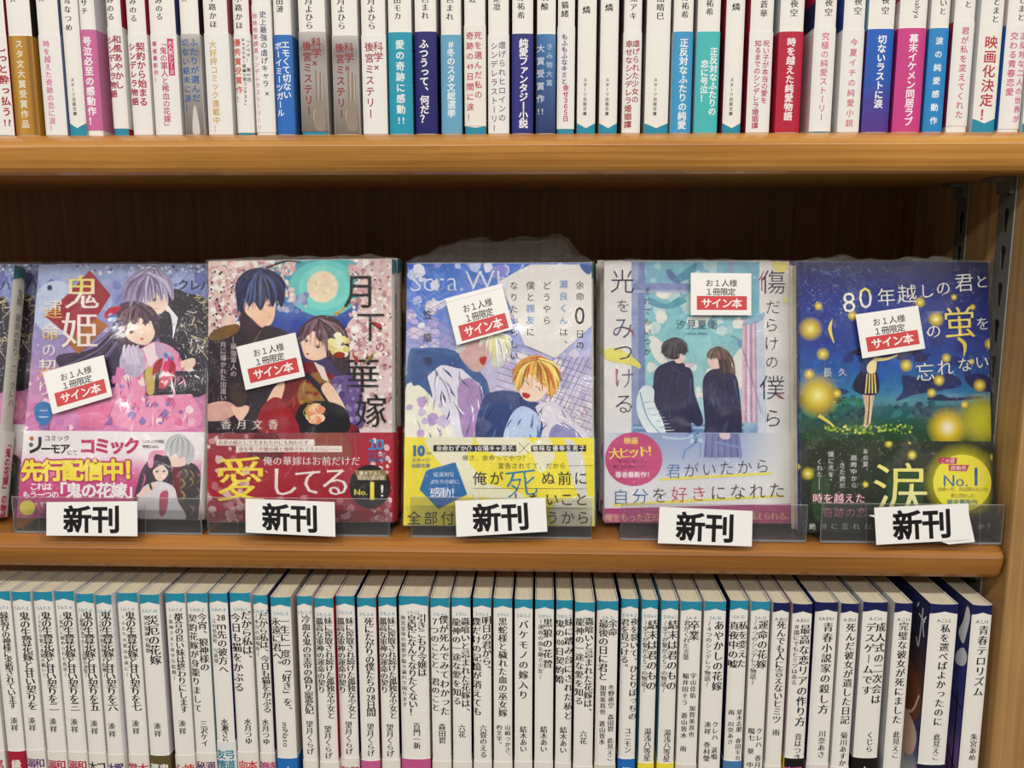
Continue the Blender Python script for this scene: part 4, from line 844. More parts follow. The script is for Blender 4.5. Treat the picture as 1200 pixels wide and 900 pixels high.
def band1(B, zb):
    rnd = random.Random(3); B.crop(20, 480, 5.217)
    B.grid(-80, 90, 1200, 740, 6, 16, lambda a, q: ramp([(0, (244, 238, 240)), (.3, (244, 236, 240)), (.44, (228, 130, 178)), (.6, (206, 60, 130)), (1, (190, 60, 120))], q))
    B.E(95, 178, 14, 14, (214, 96, 66)); B.E(92, 216, 13, 13, (40, 96, 66)); B.K([(146, 168), (140, 230), (84, 262)], 20, (26, 26, 28), 20)
    B.T('ーモア', 240, 240, 66, (26, 26, 28), 'g42', 58); B.T('コミック', 250, 176, 38, (26, 26, 28), 'g20', 39); B.T('にて', 345, 264, 34, (30, 28, 30), 'g12', 32)
    B.T('コミック', 572, 222, 104, (196, 30, 104), 'g54', 90)
    for dx, dy in ((-7, 0), (7, 0), (0, -7), (0, 7)): B.T('先行配信中！', 408 + dx, 370 + dy, 134, (190, 20, 110), 'g70', 124, -.01)
    B.T('先行配信中！', 408, 370, 134, (252, 234, 66), 'g48', 124, -.01)
    B.T('これは', 152, 470, 50, (252, 244, 248), 'g24', 44); B.T('もう一つの', 152, 520, 48, (252, 244, 248), 'g24', 44)
    B.T('「鬼の花嫁」', 492, 494, 100, (252, 246, 248), 'g40', 92)
    B.T('の物語', 600, 620, 70, (250, 240, 246), 'g30', 74); B.E(70, 600, 48, 46, (236, 226, 70)); B.scatter(14, 100, 560, 200, 650, (6, 20), [(170, 130, 130), (210, 180, 180), (120, 90, 110)], rnd)
    # figures
    B.P([(960, 340), (1080, 330), (1130, 420), (1140, 740), (960, 740)], (60, 54, 60)); B.P([(950, 380), (1000, 360), (1010, 520), (960, 530)], (110, 36, 44))
    for i in range(12): x, y = rnd.uniform(1000, 1120), rnd.uniform(360, 640); B.K([(x, y), (x + 20, y + 30), (x - 8, y + 60)], 6, (190, 164, 90), 2)
    B.P([(930, 280), (1000, 240), (1050, 280), (1030, 340), (960, 350), (940, 320)], SKIN)
    B.P([(908, 250), (930, 180), (1000, 150), (1070, 200), (1090, 280), (1050, 340), (1030, 290), (1000, 300), (980, 270), (940, 290), (920, 300)], (190, 192, 196))
    for i in range(9): B.K([(1000, 156), (940 + 16 * i, 200), (925 + 18 * i, 280)], 6, [(226, 228, 230), (140, 142, 150)][i % 2], 2)
    B.P([(800, 320), (850, 270), (920, 280), (950, 350), (950, 480), (900, 540), (790, 560), (740, 590), (730, 540), (790, 440)], (52, 38, 56))
    for i in range(5): B.K([(800, 330), (760, 400 + 20 * i), (720, 560)], 12, [(84, 60, 84), (40, 28, 44)][i % 2], 3)
    B.P([(838, 350), (880, 320), (924, 340), (926, 400), (884, 440), (846, 410)], SKIN); B.P([(832, 372), (840, 310), (900, 296), (936, 340), (934, 380), (900, 342), (862, 350)], (60, 44, 62))
    eye(B, 862, 382, 11, (130, 70, 60)); eye(B, 905, 380, 11, (130, 70, 60))
    B.P([(806, 310), (826, 258), (900, 250), (912, 284), (850, 276), (836, 350), (812, 352)], (236, 160, 190))
    B.P([(760, 500), (860, 440), (960, 470), (990, 560), (1030, 680), (760, 690)], (226, 222, 226)); B.P([(740, 520), (840, 450), (850, 480), (760, 530)], SKIN); B.K([(790, 370), (830, 490)], 14, (40, 36, 40)); B.P([(880, 520), (930, 500), (920, 620), (880, 650)], (190, 80, 110))
    B.T('[コミック作画]', 840, 195, 22, (60, 56, 60), 'g4', 19); B.T('富樫じゅん', 822, 226, 22, (60, 56, 60), 'g10', 20)
    # spine of the band
    s = Ink(lambda u, v, e: (FW + .0010 + bulge(min(max(u, 0), FT), FT, .0013) + e, u, v), None, (0, FT, .0004, zb)); s.n = 2; s.EPS = .00005
    y = zb - .007; s.n += 1
    for c in '「鬼の花嫁」の物語':
        s.ch(c, FT * .5, y, .0056, (196, 24, 86), 'g30', -math.pi / 2 if c in '「」' else 0, 1, -1); y -= .0053
    b0 = len(B.V); B.V += s.V; B.C += s.C; B.Fc += [tuple(b0 + i for i in f) for f in s.Fc]; B.M += s.M

# ---- second title: moonlit blossoms
def art2(I):
    rnd = random.Random(5); I.crop(240, 300, 5)
    I.grid(-10, 0, 1120, 1100, 12, 14, lambda a, q: ramp([(0, (100, 178, 186)), (.2, (96, 150, 190)), (.36, (62, 84, 160)), (.5, (84, 76, 120)), (1, (60, 44, 60))], q))
    I.E(700, 190, 210, 165, (120, 202, 200), 26); I.E(700, 185, 150, 130, (140, 214, 206), 24); I.E(690, 180, 91, 93, (238, 220, 196), 26); I.scatter(12, 620, 110, 760, 250, (8, 22), [(228, 206, 182), (244, 232, 212)], rnd)
    I.K([(840, 90), (862, 190), (830, 290), (760, 345)], 4, (176, 160, 96), 5, True, 24)
    I.scatter(16, 440, 210, 590, 330, (12, 34), [(170, 180, 200), (200, 200, 206), (130, 150, 190)], rnd, 7)
    def petals(n, x0, y0, x1, y1): I.scatter(n, x0, y0, x1, y1, (8, 24), [(236, 214, 206), (246, 232, 224), (214, 176, 178), (250, 244, 236), (226, 196, 196), (190, 150, 156)], rnd, 6)
    I.G([(0, 0), (420, 0), (200, 120), (180, 420), (0, 470)], (226, 206, 200)); I.P([(900, 0), (1120, 0), (1120, 1100), (930, 1100), (850, 620), (830, 420), (900, 300)], (222, 204, 204)); petals(190, 0, 10, 230, 430); petals(70, 180, 0, 520, 90); petals(40, 420, 60, 520, 260)
    I.scatter(46, 20, 40, 230, 430, (4, 11), [(60, 44, 48), (84, 60, 56)], rnd); I.K([(360, 70), (480, 30), (560, 40)], 14, (56, 44, 44), 6)
    petals(210, 850, 20, 1110, 560); petals(90, 820, 380, 1110, 640); petals(90, 860, 560, 1110, 1000); I.scatter(60, 860, 40, 1110, 900, (4, 10), [(120, 90, 100), (150, 110, 120)], rnd)
    # man, dark navy hair, dark uniform
    I.P([(20, 480), (200, 430), (330, 400), (500, 460), (560, 620), (560, 1020), (20, 1020)], (50, 38, 52)); I.P([(30, 460), (90, 420), (190, 400), (200, 440), (110, 490), (40, 496)], (122, 96, 56))
    I.P([(230, 290), (330, 330), (370, 400), (300, 470), (210, 420)], (66, 44, 60)); I.P([(230, 300), (280, 280), (350, 400), (320, 410)], (230, 190, 166))
    I.P([(240, 250), (400, 230), (414, 330), (390, 400), (340, 404), (270, 360), (236, 320)], (240, 204, 178))
    I.P([(186, 250), (184, 160), (240, 90), (340, 70), (430, 110), (472, 200), (452, 300), (424, 260), (396, 300), (370, 250), (330, 320), (290, 270), (262, 300), (236, 260), (222, 330), (196, 310)], (38, 44, 84))
    for i in range(11): I.K([(320, 80), (250 + 18 * i, 150), (216 + 23 * i, 270)], 6, [(70, 84, 130), (30, 34, 64), (54, 64, 110)][i % 3], 2)
    hair(I, (330, 84), [(190, 330), (222, 334), (262, 310), (292, 300), (330, 322), (370, 270), (398, 306), (430, 290), (466, 250), (476, 190), (182, 240)], [(60, 72, 118), (36, 40, 80), (26, 28, 56), (84, 100, 146)], 17, rnd, 4)
    folds(I, 40, 480, 500, 1000, 34, [(74, 58, 76), (34, 26, 38), (96, 76, 84)], rnd, 10, 100)
    eye(I, 382, 292, 13, (70, 90, 130)); I.K([(368, 356), (396, 352)], 3, (150, 90, 84))
    I.K([(330, 440), (260, 560), (240, 700)], 6, (150, 110, 80), 4); I.K([(430, 460), (470, 480)], 30, (84, 62, 84), 20)
    # woman, brown hair with white blossom
    I.P([(540, 480), (580, 400), (660, 350), (760, 360), (830, 440), (850, 560), (830, 700), (760, 640), (720, 560), (600, 540)], (70, 54, 66))
    I.P([(566, 470), (640, 420), (730, 470), (730, 570), (670, 610), (600, 600), (572, 540)], (242, 210, 188))
    I.P([(548, 490), (570, 410), (660, 360), (760, 420), (760, 560), (716, 600), (716, 500), (670, 500), (640, 440), (600, 470), (580, 500)], (82, 62, 74))
    for i in range(9): I.K([(670, 360), (610 + 22 * i, 420), (590 + 28 * i, 520 + 8 * i)], 7, [(120, 94, 104), (60, 44, 56)][i % 2], 2)
    hair(I, (680, 366), [(552, 500), (576, 486), (620, 470), (662, 490), (700, 520), (724, 590), (760, 620), (800, 650), (836, 600), (846, 520)], [(110, 86, 98), (84, 64, 78), (56, 42, 54), (140, 112, 118)], 16, rnd, 4)
    eye(I, 598, 500, 13, (90, 70, 60)); eye(I, 664, 536, 14, (90, 70, 60)); I.E(604, 574, 9, 6, (206, 96, 96))
    for i in range(22): I.E(786 + rnd.uniform(-46, 46), 520 + rnd.uniform(-54, 54), 24, 20, [(240, 232, 180), (250, 246, 216), (222, 212, 150)][i % 3], 7)
    I.E(790, 580, 34, 18, (150, 60, 40))
    # kimono: red brown, gold, violet sleeve
    I.P([(470, 760), (600, 620), (720, 680), (820, 740), (900, 860), (880, 1030), (430, 1030)], (122, 36, 50)); I.P([(560, 760), (660, 680), (780, 780), (700, 900), (560, 860)], (150, 116, 62)); I.scatter(20, 560, 700, 760, 880, (8, 22), [(170, 140, 70), (110, 70, 50), (140, 40, 50)], rnd)
    folds(I, 470, 700, 900, 1000, 36, [(150, 52, 60), (90, 22, 36), (176, 80, 70), (196, 156, 90)], rnd, 12, 90)
    I.G([(640, 620), (700, 650), (730, 740), (690, 720)], (232, 220, 214)); I.K([(590, 690), (680, 780), (740, 880)], 36, (46, 36, 58), 30)
    I.P([(740, 730), (860, 700), (920, 800), (930, 1000), (840, 960), (800, 860)], (110, 90, 140)); I.scatter(26, 760, 720, 920, 1000, (10, 26), [(150, 136, 176), (84, 66, 120), (190, 180, 206)], rnd)
    I.P([(690, 760), (740, 750), (830, 900), (820, 960), (700, 810)], (242, 210, 188)); I.P([(410, 770), (470, 740), (450, 840), (380, 960), (350, 900)], (242, 210, 188))
    I.P([(560, 880), (700, 850), (830, 900), (830, 1040), (550, 1040)], (28, 26, 34))
    I.P([(330, 900), (440, 830), (560, 1040), (330, 1040)], (150, 40, 56)); I.P([(0, 880), (120, 850), (200, 900), (120, 960), (0, 960)], (214, 176, 166)); I.P([(160, 880), (260, 880), (240, 940), (200, 960)], (240, 206, 190)); I.P([(150, 780), (230, 740), (250, 860), (180, 880)], (74, 60, 56))
    for i in range(9): x = [1040, 680, 640, 610, 700, 740, 620, 660, 720][i]
    for i in range(9):
        a = i * .7; I.E(652 + (34 * math.cos(a) if i else 0), 925 + (38 * math.sin(a) if i else 0), 30, 26, [(236, 190, 160), (246, 214, 186), (220, 160, 130)][i % 3], 8)
    for a in range(4): I.K([(620, 960), (580 + 10 * a, 920 - 20 * a), (600 + 30 * a, 880)], 5, (196, 160, 84), 2)
    I.art = 0
    for c, x, y, z, k in (('月', 912, 205, 216, 'm6'), ('下', 974, 412, 190, 'm6'), ('の', 1030, 530, 66, 'g0'), ('華', 925, 695, 226, 'm10'), ('嫁', 975, 905, 210, 'm10')):
        I.n += 3; I.ch(c, x, y, z, (166, 40, 50) if c == 'の' else (24, 20, 26), k, 0, .92)
    I.P([(990, 385), (1040, 405), (1020, 420)], (196, 40, 50)); I.P([(866, 572), (904, 610), (890, 626)], (196, 40, 50)); I.P([(930, 630), (990, 566), (972, 606)], (150, 130, 60))
    I.TV('―最強軍人の', 172, 470, 710, 38, (226, 206, 206), 'm4'); I.TV('月に導かれた出逢い', 112, 500, 850, 38, (226, 206, 206), 'm4')
    I.T('香月文香', 266, 986, 62, (240, 226, 216), 'm4', 92)
def band2(B, zb):
    rnd = random.Random(8); B.crop(240, 470, 5)
    B.grid(-10, 180, 1110, 760, 8, 10, lambda a, q: mixc(ramp([(0, (150, 70, 76)), (.3, (176, 40, 56)), (.7, (172, 24, 46)), (1, (176, 50, 70))], q), (190, 26, 50), .7 if a > .82 else 0))
    B.scatter(60, 0, 200, 260, 740, (12, 34), [(206, 150, 150), (190, 110, 116), (226, 190, 186), (150, 40, 54)], rnd, 6); B.scatter(50, 980, 220, 1100, 740, (10, 26), [(236, 190, 196), (246, 220, 222), (206, 110, 130)], rnd, 6); B.scatter(60, 20, 560, 1090, 740, (10, 30), [(210, 130, 146), (226, 170, 180), (180, 60, 84)], rnd, 6)
    B.P([(300, 190), (420, 190), (460, 330), (260, 330)], (110, 40, 48)); B.P([(620, 190), (800, 180), (860, 330), (640, 330)], (150, 80, 70))
    for a in range(5): B.K([(560 + 80 * a, 200), (540 + 90 * a, 420)], 6, (190, 90, 90), 2)
    B.G([(74, 224), (646, 224), (646, 260), (74, 260)], (244, 236, 226)); B.G([(188, 262), (808, 262), (808, 298), (188, 298)], (244, 236, 226))
    B.T('名家の娘として生まれたのにも拘わらず、', 362, 243, 29, (150, 40, 50), 'm16', 29.5); B.T('命を奪う月姫の娘と侮辱されてきたのに――', 498, 281, 29, (150, 40, 50), 'm16', 29.5)
    B.T('俺の華嫁はお前だけだ', 630, 350, 56, (246, 232, 228), 'm8', 57)
    B.n += 3; B.ch('愛', 215, 455, 300, (250, 226, 70), 'm14', 0, 1, .95)
    for c, x, z in (('し', 465, 190), ('て', 610, 180), ('る', 770, 190)): B.n += 3; B.ch(c, x, 470, z, (248, 236, 230), 'm10')
    B.T('１０', 1006, 254, 78, (70, 140, 200), 'g50', 44); B.T('スターツ', 1010, 312, 28, (70, 110, 170), 'g20', 27); B.T('出版文庫', 1010, 342, 28, (70, 110, 170), 'g20', 27)
    B.E(970, 500, 122, 128, (30, 24, 28), 26); B.G([(880, 404), (1062, 404), (1066, 462), (900, 462)], (150, 130, 78)); B.T('書き下ろし', 974, 422, 26, (244, 236, 214), 'g16', 27); B.T('切ない恋小説', 978, 448, 26, (244, 236, 214), 'g16', 26)
    B.T('No.', 918, 530, 50, (248, 234, 90), 'm20'); B.T('1', 984, 520, 140, (248, 234, 70), 'g40'); B.T('!', 1042, 520, 100, (248, 244, 240), 'm20')
    s = Ink(lambda u, v, e: (FW + .0010 + bulge(min(max(u, 0), FT), FT, .0013) + e, u, v), None, (0, FT, .0004, zb)); s.n = 2; s.EPS = .00005
    y = zb - .006; s.n += 1
    for c in '書き下ろし切ない恋': s.ch(c, FT * .5, y, .0038, (224, 170, 110), 'g10', 0, 1, -1); y -= .0042
    b0 = len(B.V); B.V += s.V; B.C += s.C; B.Fc += [tuple(b0 + i for i in f) for f in s.Fc]; B.M += s.M

# ---- third title: two laughing boys by a wire fence under a blue sky
def art3(I):
    rnd = random.Random(21); I.crop(470, 300, 5)
    I.grid(20, 40, 1140, 1100, 12, 14, lambda a, q: mixc(ramp([(0, (46, 100, 184)), (.2, (80, 130, 206)), (.4, (150, 160, 214)), (.6, (196, 190, 220)), (1, (210, 206, 214))], q), (226, 222, 232), .3 * a))
    I.scatter(70, 20, 40, 700, 420, (16, 56), [(120, 150, 216), (90, 130, 206), (190, 200, 232), (226, 226, 238), (150, 150, 210)], rnd, 7); I.scatter(34, 30, 300, 640, 620, (16, 50), [(204, 196, 224), (176, 170, 214), (226, 214, 226)], rnd, 7)
    I.scatter(30, 700, 560, 1140, 1040, (20, 56), [(214, 208, 226), (190, 184, 212), (232, 226, 232)], rnd, 7)
    for i in range(12): I.K([(30, 250 + 46 * i), (330, 60 + 46 * i + 330)], 4, (140, 146, 170)); I.K([(30, 300 + 46 * i), (300, 160 + 40 * i)], 4, (150, 156, 180))
    for i in range(22): I.K([(640 + 34 * i, 1110), (min(1140, 900 + 34 * i), 1110 - (min(1140, 900 + 34 * i) - 640 - 34 * i) * 2)], 4, (120, 122, 140)); I.K([(1140, 660 + 40 * i), (560, 560 + 40 * i - 80)], 4, (140, 140, 156))
    for i in range(40): x, y = rnd.uniform(30, 560), rnd.uniform(50, 420); I.K([(x, y), (x + rnd.uniform(40, 110), y + rnd.uniform(50, 120))], 1, rnd.choice([(226, 232, 246), (250, 250, 252), (180, 196, 236), (60, 110, 196)]), 4, True, 1)
    # left boy
    I.P([(40, 600), (120, 540), (330, 560), (480, 700), (520, 800), (560, 1110), (20, 1110)], (70, 104, 150)); I.P([(150, 640), (260, 600), (420, 720), (480, 800), (470, 1100), (260, 1100), (180, 800)], (226, 224, 236)); I.P([(330, 780), (420, 720), (500, 860), (520, 1100), (380, 1100)], (176, 150, 190))
    I.P([(20, 780), (110, 760), (230, 900), (320, 1110), (20, 1110)], (236, 234, 220)); I.scatter(14, 40, 820, 280, 1090, (16, 50), [(246, 246, 226), (206, 196, 220), (190, 170, 206)], rnd, 7)
    I.P([(60, 590), (130, 550), (330, 600), (350, 660), (240, 640), (160, 700), (70, 760)], (58, 92, 140)); I.K([(180, 640), (260, 760), (290, 860)], 6, (60, 70, 110), 3)
    I.P([(340, 560), (420, 500), (520, 500), (520, 580), (480, 660), (440, 680), (380, 640)], (206, 176, 172)); I.P([(460, 600), (500, 590), (492, 632), (470, 636)], (170, 44, 50)); I.P([(320, 560), (340, 480), (420, 420), (560, 440), (640, 500), (600, 640), (520, 640), (540, 560), (480, 500), (400, 510), (360, 560)], (206, 208, 206))
    for i in range(14): I.K([(520, 440), (540 + 8 * i, 500), (510 + 10 * i, 600 + rnd.uniform(-20, 40))], 8, [(230, 232, 214), (170, 172, 184), (214, 210, 150)][i % 3], 2)
    folds(I, 60, 620, 500, 1080, 44, [(110, 116, 160), (248, 246, 250), (160, 150, 190), (60, 84, 130)], rnd, 14, 110, 1.3)
    hair(I, (540, 450), [(600, 640), (560, 660), (530, 600), (620, 560), (640, 500), (500, 560), (460, 530), (640, 590)], [(232, 232, 216), (176, 178, 186), (220, 214, 160), (246, 246, 236)], 14, rnd, 3)
    # right boy
    I.P([(470, 860), (560, 790), (680, 800), (800, 860), (900, 900), (920, 1110), (470, 1110)], (48, 74, 120)); I.P([(640, 940), (720, 880), (820, 960), (760, 1110), (600, 1110)], (190, 206, 232)); I.P([(790, 880), (900, 860), (1010, 960), (1100, 1060), (1080, 1110), (840, 1110), (830, 980)], (220, 216, 226)); I.P([(880, 1010), (960, 980), (1060, 1060), (1060, 1110), (880, 1110)], (150, 150, 190))
    I.P([(690, 740), (760, 690), (860, 740), (850, 800), (800, 850), (730, 846), (694, 800)], (244, 218, 204)); I.P([(712, 800), (756, 812), (744, 834), (716, 826)], (176, 46, 50))
    I.K([(716, 728), (736, 738), (748, 756)], 5, (110, 80, 60)); I.K([(788, 764), (808, 774), (816, 792)], 5, (110, 80, 60))
    I.P([(660, 740), (668, 650), (720, 600), (800, 580), (880, 620), (926, 700), (916, 790), (870, 820), (850, 770), (810, 740), (790, 690), (760, 700), (730, 680), (712, 750), (690, 790)], (206, 162, 84))
    for i in range(20): I.K([(800, 590), (700 + 11 * i, 650), (670 + 13 * i, 730 + rnd.uniform(-10, 60))], 7, [(240, 216, 140), (160, 116, 60), (226, 190, 110), (190, 90, 60)][i % 4], 2)
    hair(I, (800, 596), [(660, 740), (672, 800), (700, 770), (730, 730), (764, 716), (800, 744), (836, 790), (870, 836), (910, 800), (934, 740), (930, 690), (650, 690)], [(244, 222, 150), (206, 160, 84), (160, 112, 58), (196, 96, 60), (230, 196, 110)], 16, rnd, 4)
    folds(I, 480, 810, 900, 1080, 30, [(30, 46, 84), (74, 104, 156), (96, 126, 176)], rnd, 13, 100, 1.7); folds(I, 800, 880, 1090, 1090, 24, [(170, 160, 190), (248, 246, 250), (190, 140, 150)], rnd, 12, 80, .8)
    I.art = 0
    I.G([(570, 150), (760, 50), (1120, 50), (1120, 410), (906, 600), (722, 520), (640, 300)], (240, 236, 232))
    I.n += 1; [I.G([(q, 60 + 8 * i), (q + 60, 40 + 8 * i), (q + 62, 46 + 8 * i), (q, 68 + 8 * i)], (250, 248, 246)) for i, q in enumerate((880, 900, 930, 700, 760))]
    I.P([(1050, 50), (1130, 60), (1100, 110), (1060, 80)], (50, 90, 170))
    K_ = (36, 34, 40); BLU = (64, 130, 206)
    I.TV('余命', 1048, 140, 270, 52, K_, 'g6'); I.n += 3; I.ch('0', 1046, 345, 150, (70, 80, 120), 'm-4', 0, .9); I.ch('0', 1050, 345, 150, (214, 200, 90), 'm-14', 0, .8); I.TV('日の', 1048, 425, 555, 52, K_, 'g6')
    I.TV('瀬良くん', 952, 132, 412, 52, BLU, 'g6'); I.TV('は、', 952, 412, 550, 52, K_, 'g6'); I.TV('どうやら', 854, 140, 412, 52, K_, 'g6')
    I.TV('僕と', 758, 140, 276, 52, K_, 'g6'); I.TV('親友', 758, 276, 410, 52, BLU, 'g6'); I.TV('に', 758, 412, 480, 52, K_, 'g6'); I.TV('なりたいらしい', 662, 140, 620, 52, K_, 'g6')
    [I.ch(c, 156, y, 56, K_, 'm2') for c, y in (('笠', 345), ('原', 480), ('零', 620))]
    I.n += 1; I.T('Scra.Wh', 340, 140, 170, (222, 236, 246), 'g-14', None, -.02)
    I.K([(156, 676), (156, 880)], 2, (90, 90, 110))
def band3(B, zb):
    rnd = random.Random(2); B.crop(470, 470, 5)
    B.grid(10, 200, 1150, 760, 2, 2, lambda a, q: (246, 230, 62))
    PALE = (240, 236, 206)
    B.P([(150, 210), (420, 210), (380, 330), (470, 460), (400, 560), (330, 460), (200, 330)], PALE); B.P([(440, 210), (720, 210), (760, 300), (560, 320)], PALE); B.P([(770, 250), (860, 215), (900, 330), (820, 420), (780, 340)], PALE); B.P([(960, 230), (1060, 300), (1090, 560), (1130, 720), (1010, 480)], (226, 226, 222)); B.P([(460, 480), (700, 540), (690, 580), (470, 560)], PALE); B.P([(900, 600), (1130, 560), (1100, 740), (900, 720)], PALE); B.K([(380, 400), (430, 500), (460, 700)], 40, PALE, 20)
    B.G([(190, 258), (676, 258), (676, 296), (190, 296)], (24, 24, 34)); B.G([(762, 258), (1084, 258), (1084, 296), (762, 296)], (24, 24, 34))
    B.T('余命わずか(？)な陽キャ男子', 432, 277, 34, (246, 242, 236), 'g14', 35.5); B.T('地味な優等生男子', 923, 277, 34, (246, 242, 236), 'g14', 39); B.K([(690, 246), (750, 306)], 3, (50, 50, 60)); B.K([(750, 246), (690, 306)], 3, (50, 50, 60))
    B.T('俺さ、余命ってやつ？', 552, 333, 36, (40, 40, 40), 'g4', 39); B.T('宣告されてて。だから', 766, 379, 36, (40, 40, 40), 'g4', 40); B.K([(980, 380), (1120, 378)], 2.5, (40, 40, 40))
    for c, x in (('俺', 462), ('が', 560), ('ぬ', 862), ('前', 958), ('に', 1052)): B.n += 3; B.ch(c, x, 452, 84, (40, 38, 40), 'g8')
    B.n += 3; B.ch('死', 706, 480, 180, (36, 130, 176), 'g-8', -.12, 1.1)
    B.K([(420, 510), (1090, 514)], 2.5, (90, 84, 60)); B.K([(430, 622), (1090, 628)], 2.5, (110, 104, 80))
    for c, x in (('し', 690), ('た', 786), ('い', 884), ('こ', 970), ('と', 1056)): B.n += 3; B.ch(c, x, 575, 84, (40, 38, 40), 'g8')
    B.T('全部付き合', 274, 684, 84, (44, 42, 40), 'g4', 98); B.T('うから', 976, 682, 84, (44, 42, 40), 'g4', 90)
    B.G([(150, 405), (320, 358), (388, 545), (220, 632), (110, 518)], (28, 108, 176)); B.T('正反対な', 254, 430, 30, (224, 236, 244), 'm4', 30); B.T('ふたりの絆に', 256, 472, 30, (224, 236, 244), 'm4', 29); B.T('感動！', 262, 536, 66, (244, 248, 250), 'm10', 60)
    B.T('10', 108, 288, 84, (40, 110, 180), 'g50'); B.T('TH', 164, 306, 20, (40, 110, 180), 'g20'); B.T('スターツ', 118, 346, 27, (50, 110, 170), 'g10', 27); B.T('出版文庫', 118, 378, 27, (50, 110, 170), 'g10', 27)

# ---- fourth title: two students seen from behind at a window
def art4(I):
    rnd = random.Random(31); I.pun = 0; I.crop(700, 300, 5)
    I.grid(40, 20, 1120, 1100, 2, 10, lambda a, q: ramp([(0, (236, 232, 230)), (.8, (234, 232, 232)), (1, (226, 228, 236))], q))
    I.grid(200, 30, 950, 1060, 6, 12, lambda a, q: ramp([(0, (120, 180, 206)), (.3, (128, 196, 208)), (.6, (150, 208, 212)), (.86, (176, 214, 222)), (1, (120, 160, 204))], q))
    I.scatter(40, 250, 40, 860, 440, (20, 60), [(222, 232, 226), (236, 236, 226), (196, 222, 222), (170, 210, 216)], rnd, 8); I.P([(330, 590), (300, 480), (350, 480), (420, 560), (400, 640)], (236, 236, 228)); I.P([(780, 620), (840, 540), (870, 560), (870, 760), (580, 830), (560, 800), (700, 780)], (236, 234, 226)); I.scatter(20, 280, 640, 860, 800, (12, 40), [(226, 234, 230), (240, 238, 230)], rnd, 8)
    I.P([(440, 150), (500, 90), (580, 40), (570, 90), (500, 150)], (70, 150, 176)); I.P([(300, 240), (400, 280), (480, 240), (520, 270), (420, 310), (320, 290)], (84, 160, 184))
    for x0, x1, y0, y1, c in ((200, 240, 30, 1040, (150, 164, 204)), (240, 280, 30, 1040, (120, 140, 190)), (210, 560, 160, 210, (130, 146, 198)), (210, 545, 200, 214, (176, 186, 216)), (770, 800, 30, 110, (150, 160, 196)), (210, 860, 985, 1060, (104, 142, 190)), (210, 860, 1000, 1012, (160, 190, 220))): I.G([(x0, y0), (x1, y0), (x1, y1), (x0, y1)], c)
    I.grid(120, 1040, 960, 1110, 4, 2, lambda a, q: (110, 150, 196)); I.P([(400, 90), (430, 80), (490, 160), (440, 150)], (90, 120, 170))
    for i in range(6): I.G([(850 + 14 * i, 370), (866 + 14 * i, 370), (866 + 15 * i, 980), (846 + 16 * i, 970)], [(226, 190, 206), (196, 160, 190), (238, 214, 222), (170, 150, 190)][i % 4])
    for i in range(4): I.G([(930 + 10 * i, 340), (944 + 10 * i, 340), (950 + 14 * i, 1060), (940 + 14 * i, 1060)], (206, 216, 234))
    # boy
    I.P([(420, 690), (430, 610), (510, 610), (500, 680)], (214, 180, 176)); NV = (38, 36, 78)
    I.P([(326, 760), (346, 660), (430, 616), (490, 620), (556, 680), (570, 800), (620, 960), (590, 1000), (550, 980), (552, 1100), (390, 1100), (370, 960), (326, 880)], NV); I.K([(430, 640), (470, 680), (520, 690)], 5, (70, 76, 126), 3); I.K([(420, 760), (400, 900), (430, 1060)], 8, (54, 54, 104), 3); I.K([(546, 720), (540, 860)], 10, (70, 80, 140), 4)
    I.P([(450, 560), (504, 560), (512, 600), (490, 628), (456, 620)], (240, 212, 204)); I.P([(376, 560), (390, 510), (440, 478), (500, 490), (526, 540), (512, 580), (488, 570), (476, 600), (440, 606), (400, 590)], (46, 42, 50))
    for i in range(8): I.K([(440, 484), (400 + 16 * i, 530), (390 + 18 * i, 586)], 5, [(80, 78, 90), (30, 28, 36)][i % 2], 2)
    hair(I, (450, 484), [(376, 572), (392, 600), (420, 606), (448, 600), (476, 596), (500, 584), (528, 566), (530, 530), (372, 540)], [(72, 66, 76), (34, 30, 38), (96, 92, 100)], 12, rnd, 3)
    folds(I, 350, 660, 580, 1080, 26, [(54, 54, 104), (24, 22, 54), (70, 76, 130)], rnd, 9, 90, 1.6)
    # girl
    I.P([(616, 780), (630, 700), (690, 660), (790, 680), (830, 780), (834, 1100), (640, 1110), (630, 960)], NV); I.K([(700, 760), (690, 900), (720, 1080)], 8, (54, 54, 104), 3); I.K([(800, 720), (826, 850)], 10, (70, 80, 140), 4)
    I.P([(644, 600), (690, 580), (716, 620), (706, 660), (660, 652)], (240, 212, 204)); I.P([(640, 590), (660, 545), (720, 530), (776, 570), (786, 640), (812, 690), (770, 680), (740, 690), (716, 650), (700, 600), (664, 600)], (124, 96, 84)); I.P([(716, 600), (776, 580), (780, 660), (740, 690), (716, 650)], (66, 50, 56))
    for i in range(6): I.K([(710, 540), (680 + 16 * i, 570), (664 + 20 * i, 610)], 5, [(160, 128, 110), (100, 76, 70)][i % 2], 2)
    hair(I, (712, 538), [(650, 606), (668, 614), (690, 604), (720, 610), (750, 600), (790, 640), (812, 692), (786, 690), (740, 690)], [(150, 118, 102), (110, 84, 74), (70, 54, 56)], 11, rnd, 3)
    folds(I, 640, 690, 830, 1090, 24, [(54, 54, 104), (24, 22, 54), (70, 76, 130)], rnd, 9, 90, 1.6)
    # feather and brush strokes
    I.P([(232, 830), (270, 760), (330, 780), (334, 860), (380, 960), (420, 1060), (540, 1110), (420, 1110), (300, 1040), (236, 930)], (226, 238, 244)); I.K([(250, 800), (300, 960), (420, 1090)], 8, (110, 160, 200), 4)
    for i in range(14): I.K([(270 + 12 * i, 860 + 18 * i), (330 + 13 * i, 850 + 19 * i)], 5, [(150, 190, 216), (250, 252, 252)][i % 2], 2)
